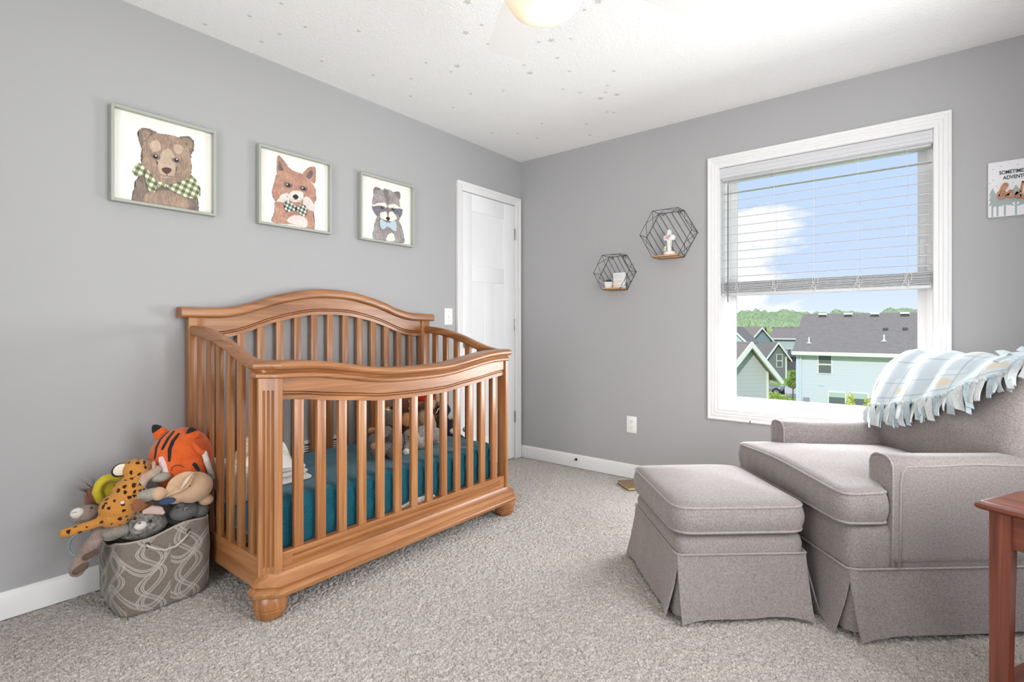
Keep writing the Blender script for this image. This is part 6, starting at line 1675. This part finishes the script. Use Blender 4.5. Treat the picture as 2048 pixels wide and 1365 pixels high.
# pickup truck, seen side on, nose to the right
tp = at(1552.5, 793, 2, GZ); ty = tp.y
tr = thing('pickup_truck', 'grey pickup truck parked on the driveway beside a dark bin', 'truck', (tp.x - 2.0, ty + 0.9, GZ))
M_truck = plain('silver_car_paint', srgb(150, 146, 146), 0.25, 0.6, 0.4); M_tire = plain('tyre_rubber', srgb(48, 48, 52), 0.8); M_cglass = plain('car_glass', srgb(120, 140, 165), 0.05, 0.8)
sc = 1.0; X0 = tp.x; ZT = lambda v: at(1550, v, 1, ty).z
zb = GZ + 0.45; zh = ZT(775.5); zroof = ZT(762)
m = MB()
body = [(X0 + 0.36, zb), (X0 + 0.42, zb + .3), (X0 + 0.38, zh - .05), (X0 + 0.2, zh), (X0 - 1.0, zh + 0.08), (X0 - 4.6, zh + .05), (X0 - 4.7, zb)]
m.prism(body, 1, ty, ty + 1.9, bev=0.06); obj('body', m, M_truck, tr)
m = MB(); cab = [(X0 - 0.95, zh + .05), (X0 - 1.75, zroof - .05), (X0 - 2.0, zroof), (X0 - 3.3, zroof), (X0 - 3.5, zh + .05)]
m.prism(cab, 1, ty + .12, ty + 1.78, bev=0.05); obj('cab', m, M_truck, tr)
m = MB(); m.prism([(X0 - 1.15, zh + .12), (X0 - 1.8, zroof - .16), (X0 - 2.35, zroof - .14), (X0 - 2.35, zh + .12)], 1, ty + .09, ty + .13); m.prism([(X0 - 2.45, zh + .12), (X0 - 2.45, zroof - .14), (X0 - 3.2, zroof - .14), (X0 - 3.3, zh + .12)], 1, ty + .09, ty + .13); obj('side_window', m, M_cglass, tr, smooth=0)
for xw in (X0, X0 - 3.6):
    for yw in (ty - .03, ty + 1.68):
        m = MB(); m.xf(m.lathe([(0.2, 0), (.42, .02), (.46, .08), (.46, .2), (.42, .25), (.2, .25)], n=28), Matrix.Translation((xw, yw + .25, GZ + .46)) @ Matrix.Rotation(PI/2, 4, 'X')); w_ = obj('wheel', m, M_tire, tr)
        m = MB(); m.xf(m.lathe([(.01, 0.0), (.24, .0), (.25, .05), (.01, .05)], n=20), Matrix.Translation((xw, yw + .03, GZ + .46)) @ Matrix.Rotation(PI/2, 4, 'X')); obj('hubcap', m, M_steel, w_)
m = MB(); m.box(X0 - 1.2, X0 - .95, ty - .22, ty, zh + .02, zh + .22, .04); obj('wing_mirror', m, M_tire, tr)
# wheelie bin
bp = at(1562.5, 789, 2, GZ)
tb = thing('trash_bin', 'dark grey wheeled trash bin in front of the parked pickup truck', 'bin', (bp.x, bp.y, GZ))
a = at(1557.8, 772, 1, bp.y); b_ = at(1567.2, 772, 1, bp.y); hw = (b_.x - a.x) / 2; zt = a.z
m = MB(); m.loft([[(bp.x + sx * hw * k, bp.y + .35 + sy * .33 * k, z) for sx, sy in ((-1, -1), (1, -1), (1, 1), (-1, 1))] for k, z in ((.78, GZ + .05), (.97, zt - .1), (1.0, zt - .08))]); obj('body', m, plain('dark_grey_bin', srgb(84, 84, 96), 0.5), tb, smooth=0)
m = MB(); m.box(bp.x - hw * 1.03, bp.x + hw * 1.06, bp.y - .02, bp.y + .72, zt - .09, zt, .03); obj('lid', m, plain('pale_bin_lid', srgb(196, 200, 200), 0.4), tb, smooth=0)
for s_ in (-1, 1):
    m = MB(); m.xf(m.lathe([(.01, -.03), (.13, -.03), (.13, .03), (.01, .03)], n=16), Matrix.Translation((bp.x + s_ * hw * .75, bp.y + .62, GZ + .13)) @ Matrix.Rotation(PI/2, 4, 'Y')); obj('wheel', m, M_tire, tb)

# foliage helpers
def leaf_mat(name, a, b_):
    t = NT(name); t.set(0.9, 0.1)
    f = t.noise(t.coord(), 3.0, 4, 0.7); t.base(t.ramp(f, [(0.35, a), (0.65, b_)])); return t.m
M_leaf = leaf_mat('sapling_leaves', srgb(98, 128, 64), srgb(172, 190, 112)); M_forest = leaf_mat('forest_leaves', srgb(126, 152, 110), srgb(186, 200, 152))
M_bark = plain('sapling_bark', srgb(120, 92, 72), 0.9)
rt = random.Random(11)
def leaf_cloud(m, blobs, n, size):
    for _ in range(n):
        c, r = blobs[rt.randrange(len(blobs))]
        d = Vector((rt.gauss(0, 1), rt.gauss(0, 1), rt.gauss(0, 1))).normalized() * (rt.random() ** 0.4)
        p = Vector(c) + Vector((d.x * r[0], d.y * r[1], d.z * r[2]))
        n_ = Vector((rt.gauss(0, 1), rt.gauss(0, 1), rt.gauss(0, 1) + .6)).normalized(); t_ = n_.orthogonal().normalized(); b2 = n_.cross(t_); s_ = size * rt.uniform(.6, 1.3)
        m.face([p + t_ * s_, p + b2 * s_ * .55, p - t_ * s_, p - b2 * s_ * .55])
sp_ = at(1585.6, 800, 2, GZ)
sx = sp_.x; sy = sp_.y
st = thing('young_tree', 'young green tree with thin trunk beside the pale blue house corner', 'tree', (sx, sy, GZ))
zc0 = at(1585, 778, 1, sy).z; zc1 = at(1585, 742, 1, sy).z; wr = (at(1596, 760, 1, sy).x - at(1573, 760, 1, sy).x) / 2
m = MB(); m.tube([(sx, sy, GZ), (sx + .03, sy, zc0), (sx + .1, sy, zc1 - .5)], [.07, .06, .02], 8); obj('trunk', m, M_bark, st)
m = MB(); hc = zc1 - zc0
leaf_cloud(m, [((sx, sy, zc0 + hc * .3), (wr, wr, hc * .3)), ((sx + .25 * wr, sy, zc0 + hc * .6), (wr * .8, wr * .8, hc * .32)), ((sx + .1 * wr, sy, zc0 + hc * .82), (wr * .5, wr * .5, hc * .2))], 2600, .11)
obj('crown', m, M_leaf, st, smooth=0, recalc=False)
bp2 = at(1543, 800, 2, GZ); m = MB(); leaf_cloud(m, [((bp2.x, bp2.y, GZ + .35), (1.1, 1.0, .5)), ((bp2.x + .9, bp2.y, GZ + .25), (.7, .7, .35))], 1200, .12)
obj('shrub', m, leaf_mat('shrub_leaves', srgb(150, 180, 84), srgb(200, 214, 130)), label='low yellow green shrub beside the sage grey house, under the truck', cat='shrub', smooth=0, recalc=False)
# yellow-green sprigs against the blue house, just above the sill
sg = at(1742, 815, 1, 38.0); m = MB(); leaf_cloud(m, [((sg.x, 38, sg.z + .15), (.45, .3, .5)), ((sg.x - 1.15, 38, sg.z - .1), (.28, .3, 1.0))], 420, .11)
m.tube([(sg.x - 1.15, 38, GZ), (sg.x - 1.1, 38, sg.z + .6)], .04, 6); m.tube([(sg.x, 38, GZ), (sg.x, 38, sg.z + .3)], .04, 6)
obj('tall_sapling', m, leaf_mat('yellow_leaves', srgb(190, 198, 90), srgb(226, 226, 130)), label='thin yellow leafed sapling in front of the blue house lower window', cat='tree', smooth=0, recalc=False)
# wooded ridge far away
m = MB(); rr = random.Random(4)
yb = 190.0
def rid(u):
    return interp([(1440, 617), (1470, 620), (1488, 621), (1497, 618.5), (1510, 617), (1530, 619.5), (1552, 621.5), (1570, 617.5), (1590, 621), (1606, 622), (1625, 623.5), (1660, 622), (1675, 618), (1695, 621), (1712, 622.5), (1730, 627), (1755, 629), (1770, 620), (1778, 613), (1800, 614.5), (1835, 617), (1860, 616)], u)
for k in range(1300):
    u = rr.uniform(1430, 1870); f = rr.random(); yy = yb - 30 * f
    top = at(u, rid(u) + 1.2 + 27 * f + rr.uniform(0, 3), 1, yy)
    r_ = rr.uniform(.7, 1.9)
    vs = bmesh.ops.create_icosphere(m.bm, subdivisions=2, radius=1.0, matrix=Matrix.Translation((top.x, yy, top.z - r_)) @ Matrix.Diagonal((r_, r_, r_ * 1.15, 1)))['verts']
    for w in vs: w.co += Vector((rr.gauss(0, .16), rr.gauss(0, .16), rr.gauss(0, .2)))
m.face([(-230, yb + 4, GZ), (230, yb + 4, GZ), (230, yb + 4, 2), (-230, yb + 4, 2)])
obj('treeline', m, M_forest, label='dense green woodland on the horizon behind the houses', cat='woodland', kind='stuff', smooth=180)

# ------------------------------------------------------------------ sky
W = bpy.data.worlds.new('World'); S.world = W; W.use_nodes = True
wt = W.node_tree; wt.nodes.clear()
out = wt.nodes.new('ShaderNodeOutputWorld'); bg = wt.nodes.new('ShaderNodeBackground'); wt.links.new(bg.outputs[0], out.inputs[0])
class WN(NT):
    def __init__(self): self.t = wt
wn_ = WN()
tcn = wn_.n('ShaderNodeTexCoord'); sepn = wn_.n('ShaderNodeSeparateXYZ'); wn_.l(tcn.outputs['Generated'], sepn.inputs[0])
sky = wn_.ramp(sepn.outputs['Z'], [(0.0, srgb(226, 238, 252)), (0.10, srgb(200, 220, 250)), (0.35, srgb(186, 212, 252)), (0.9, srgb(150, 190, 245))])
mp = wn_.n('ShaderNodeMapping'); mp.inputs['Scale'].default_value = (1, 1, 2.3); mp.inputs['Location'].default_value = (0.32, 0.0, 0.18); wn_.l(tcn.outputs['Generated'], mp.inputs['Vector'])
nz = wn_.noise(mp.outputs[0], 5.5, 8, 0.58, 0.15)
ratio = wn_.math('DIVIDE', sepn.outputs['X'], wn_.math('MAXIMUM', sepn.outputs['Y'], 0.05))
left = wn_.n('ShaderNodeMapRange'); left.inputs[1].default_value = -0.08; left.inputs[2].default_value = -0.27; left.inputs[3].default_value = -0.08; left.inputs[4].default_value = 0.20; wn_.l(ratio, left.inputs[0])
hi_ = wn_.n('ShaderNodeMapRange'); hi_.inputs[1].default_value = 0.10; hi_.inputs[2].default_value = 0.24; hi_.inputs[3].default_value = 0.0; hi_.inputs[4].default_value = -0.22; wn_.l(sepn.outputs['Z'], hi_.inputs[0])
cl = wn_.math('ADD', wn_.math('ADD', nz, left.outputs[0]), hi_.outputs[0])
cm = wn_.ramp(cl, [(0.50, (0, 0, 0, 1)), (0.60, (1, 1, 1, 1))])
wn_.l(wn_.mix(cm, sky, (1.0, 1.0, 1.0, 1)), bg.inputs['Color']); bg.inputs['Strength'].default_value = 1.0

# ------------------------------------------------------------------ lights
sun = bpy.data.lights.new('sun', 'SUN'); sun.energy = 2.7; sun.angle = math.radians(0.6); sun.color = (1.0, 0.96, 0.9)
so = bpy.data.objects.new('sun', sun); COL.objects.link(so)
so.rotation_euler = Vector((-0.15, 0.85, -0.50)).to_track_quat('-Z', 'Y').to_euler()
def area(name, loc, direction, sx, sy, power, col):
    l = bpy.data.lights.new(name, 'AREA'); l.shape = 'RECTANGLE'; l.size = sx; l.size_y = sy; l.energy = power; l.color = col
    o = bpy.data.objects.new(name, l); COL.objects.link(o); o.location = loc
    o.rotation_euler = Vector(direction).to_track_quat('-Z', 'Z').to_euler(); return o
area('window_daylight', ((WX0 + WX1) / 2, 0.035, 0.92), (0, -1, -0.30), 0.94, 0.62, P_WIN, (0.96, 0.98, 1.0))
area('window_fill_lamp', (RX1 + 0.22, (QY0 + QY1) / 2, (QZ0 + QZ1) / 2), (-1, 0, 0.0), 1.6, 1.5, P_FILL_WIN, (1.0, 0.995, 0.985))  # added fill lamp outside the made-up right-wall window
area('hall_fill_lamp', ((HX0 + HX1) / 2, RY0 - 0.5, 1.15), (0, 1, 0.36), 1.4, 1.9, P_FILL_HALL, (1.0, 0.995, 0.99))  # added fill lamp in the made-up hall, brightens faces turned to the camera

# ------------------------------------------------------------------ ceiling fan
fc = Vector((1.793, -2.200))
M_blade = plain('white_fan_blade', srgb(236, 236, 234), 0.4, 0.4)
fan = thing('ceiling_fan', 'white ceiling fan with glowing round glass bowl light', 'ceiling fan', (fc.x, fc.y, 1.94))
m = MB(); m.lathe([(0.001, H), (0.075, H), (0.075, H - .02), (0.05, H - .055), (0.02, H - .06), (0.02, H - .10), (0.001, H - .10)], (fc.x, fc.y, 0), 28); obj('canopy', m, M_blade, fan)
m = MB(); m.lathe([(0.001, 2.35), (0.06, 2.35), (0.115, 2.32), (0.125, 2.27), (0.12, 2.20), (0.09, 2.12), (0.118, 2.10), (0.118, 2.06), (0.001, 2.06)], (fc.x, fc.y, 0), 36); obj('motor_housing', m, M_blade, fan)
bw = NT('glowing_frosted_bowl'); bw.set(0.4, 0.3); bw.base(srgb(240, 222, 198))
bw.p.inputs['Emission Color'].default_value = srgb(255, 232, 200); bw.p.inputs['Emission Strength'].default_value = 0.16
bw.p.inputs['Transmission Weight'].default_value = 0.0
m = MB(); m.lathe([(0.122, 2.065), (0.121, 2.03), (0.112, 1.995), (0.092, 1.965), (0.06, 1.948), (0.03, 1.941), (0.001, 1.94)], (fc.x, fc.y, 0), 40, cap=False); obj('light_bowl', m, bw.m, fan)
for k, ang in enumerate((140, 68, -4, -76, -148)):
    a = math.radians(ang); d = Vector((math.cos(a), math.sin(a), 0)); n_ = Vector((-d.y, d.x, 0)); tl = math.radians(11)
    wv = n_ * math.cos(tl) + Vector((0, 0, 1)) * math.sin(tl); up = d.cross(wv)
    c0 = Vector((fc.x, fc.y, 2.15))
    m = MB(); outl = []
    for r_, w_ in ((0.18, .050), (0.24, .058), (0.40, .068), (0.575, .072), (0.600, .070), (0.612, .062)): outl.append((r_, w_))
    top = [(c0 + d * r_ + wv * w_) for r_, w_ in outl] + [(c0 + d * r_ - wv * w_) for r_, w_ in reversed(outl)]
    m.loft([[p + up * .003 for p in top], [p - up * .003 for p in top]]); b_ = obj('blade', m, M_blade, fan, smooth=30)
    m = MB(); m.loft([[c0 + d * r_ + wv * s_ * w_ + up * q for s_, q in ((-1, .004), (1, .004), (1, .009), (-1, .009))] for r_, w_ in ((0.10, .02), (0.17, .03), (0.22, .045))]); obj('blade_bracket', m, M_blade, b_, smooth=30)
pl = bpy.data.lights.new('fan_bulb', 'POINT'); pl.energy = P_FAN; pl.color = (1.0, 0.88, 0.72); pl.shadow_soft_size = 0.10
po = bpy.data.objects.new('fan_bulb', pl); COL.objects.link(po); po.location = (fc.x, fc.y, 1.90)

# ------------------------------------------------------------------ grey star decals on the ceiling
M_star = plain('grey_star_decal', srgb(205, 204, 199), 0.7)
stars = [(1055,10,1,0),(937,80,0,0),(95,203,0,0),(148,360,0,0),(563,345,0,0),(667,330,1,0),(828,316,0,0),(717,474,0,0),(445,532,0,0),(492,597,1,0),(815,583,0,0),(1178,583,0,0),(273,743,0,0),(760,730,0,0),(902,758,0,0),(1126,700,0,0),(1113,756,0,0),(1203,775,1,0),(1070,805,1,0),(1123,917,0,0),(1180,921,0,0),(590,1012,0,0),(953,1015,0,0),(180,1090,0,0),(392,1093,0,0),(551,1130,0,0),(983,1106,0,0),(5,768,0,0),
 (503,27,0,1),(243,130,0,1),(342,343,0,1),(487,277,0,1),(698,220,0,1),(1135,254,0,1),(835,500,0,1),(1255,614,0,1),(1568,645,0,1),(1690,513,0,1),(1560,787,0,1),(1910,880,0,1),(2015,268,1,1),(1945,540,1,1),(1893,586,0,1),(2030,15,1,1),(-120,200,0,1)]
def star_mesh(r):
    mm = MB(); pts = []
    for k in range(10):
        q = r if k % 2 == 0 else r * .42; pts.append((q * math.cos(PI * k / 5), q * math.sin(PI * k / 5)))
    mm.loft([[(x, y, 0) for x, y in pts], [(x, y, -.0012) for x, y in pts]]); return mm
protos = {}
for k, (x, y, big, w_) in enumerate(stars):
    u = (440 if w_ else 940) + x / 4.096; v = y / 4.096
    p = at(u, v, 2, H)
    if big not in protos:
        o = obj('star_decal', star_mesh(.021 if big else .0115), M_star, smooth=0, cat='wall decal'); protos[big] = o
    else:
        o = protos[big].copy(); COL.objects.link(o)
    o['label'] = 'larger five pointed grey star decal on the white ceiling' if big else 'tiny five pointed grey star decal on the white ceiling'
    o['group'] = 'larger grey star decals on the ceiling' if big else 'tiny grey star decals on the ceiling'
    o['category'] = 'decal'
    o.location = (p.x, p.y, H - 0.0002); o.rotation_euler = (0, 0, rt.uniform(0, 6.28))

# ------------------------------------------------------------------ camera
cam = bpy.data.cameras.new('camera'); co = bpy.data.objects.new('camera', cam); COL.objects.link(co)
cam.sensor_width = 36; cam.sensor_fit = 'HORIZONTAL'; cam.lens = 36 * F / 2048; cam.shift_y = (HORIZ - 682.5) / 2048
cam.clip_start = 0.05; cam.clip_end = 900
co.location = (CX, CY, CZ); co.rotation_euler = (PI/2, 0, YAW)
S.camera = co
vs_ = S.view_settings; vs_.view_transform = 'Standard'; vs_.look = 'None'; vs_.exposure = EXPO; vs_.gamma = 1; vs_.use_curve_mapping = False
S.cycles.use_denoising = True; S.cycles.max_bounces = 10; S.cycles.diffuse_bounces = 6; S.cycles.transparent_max_bounces = 16; S.cycles.sample_clamp_indirect = 6
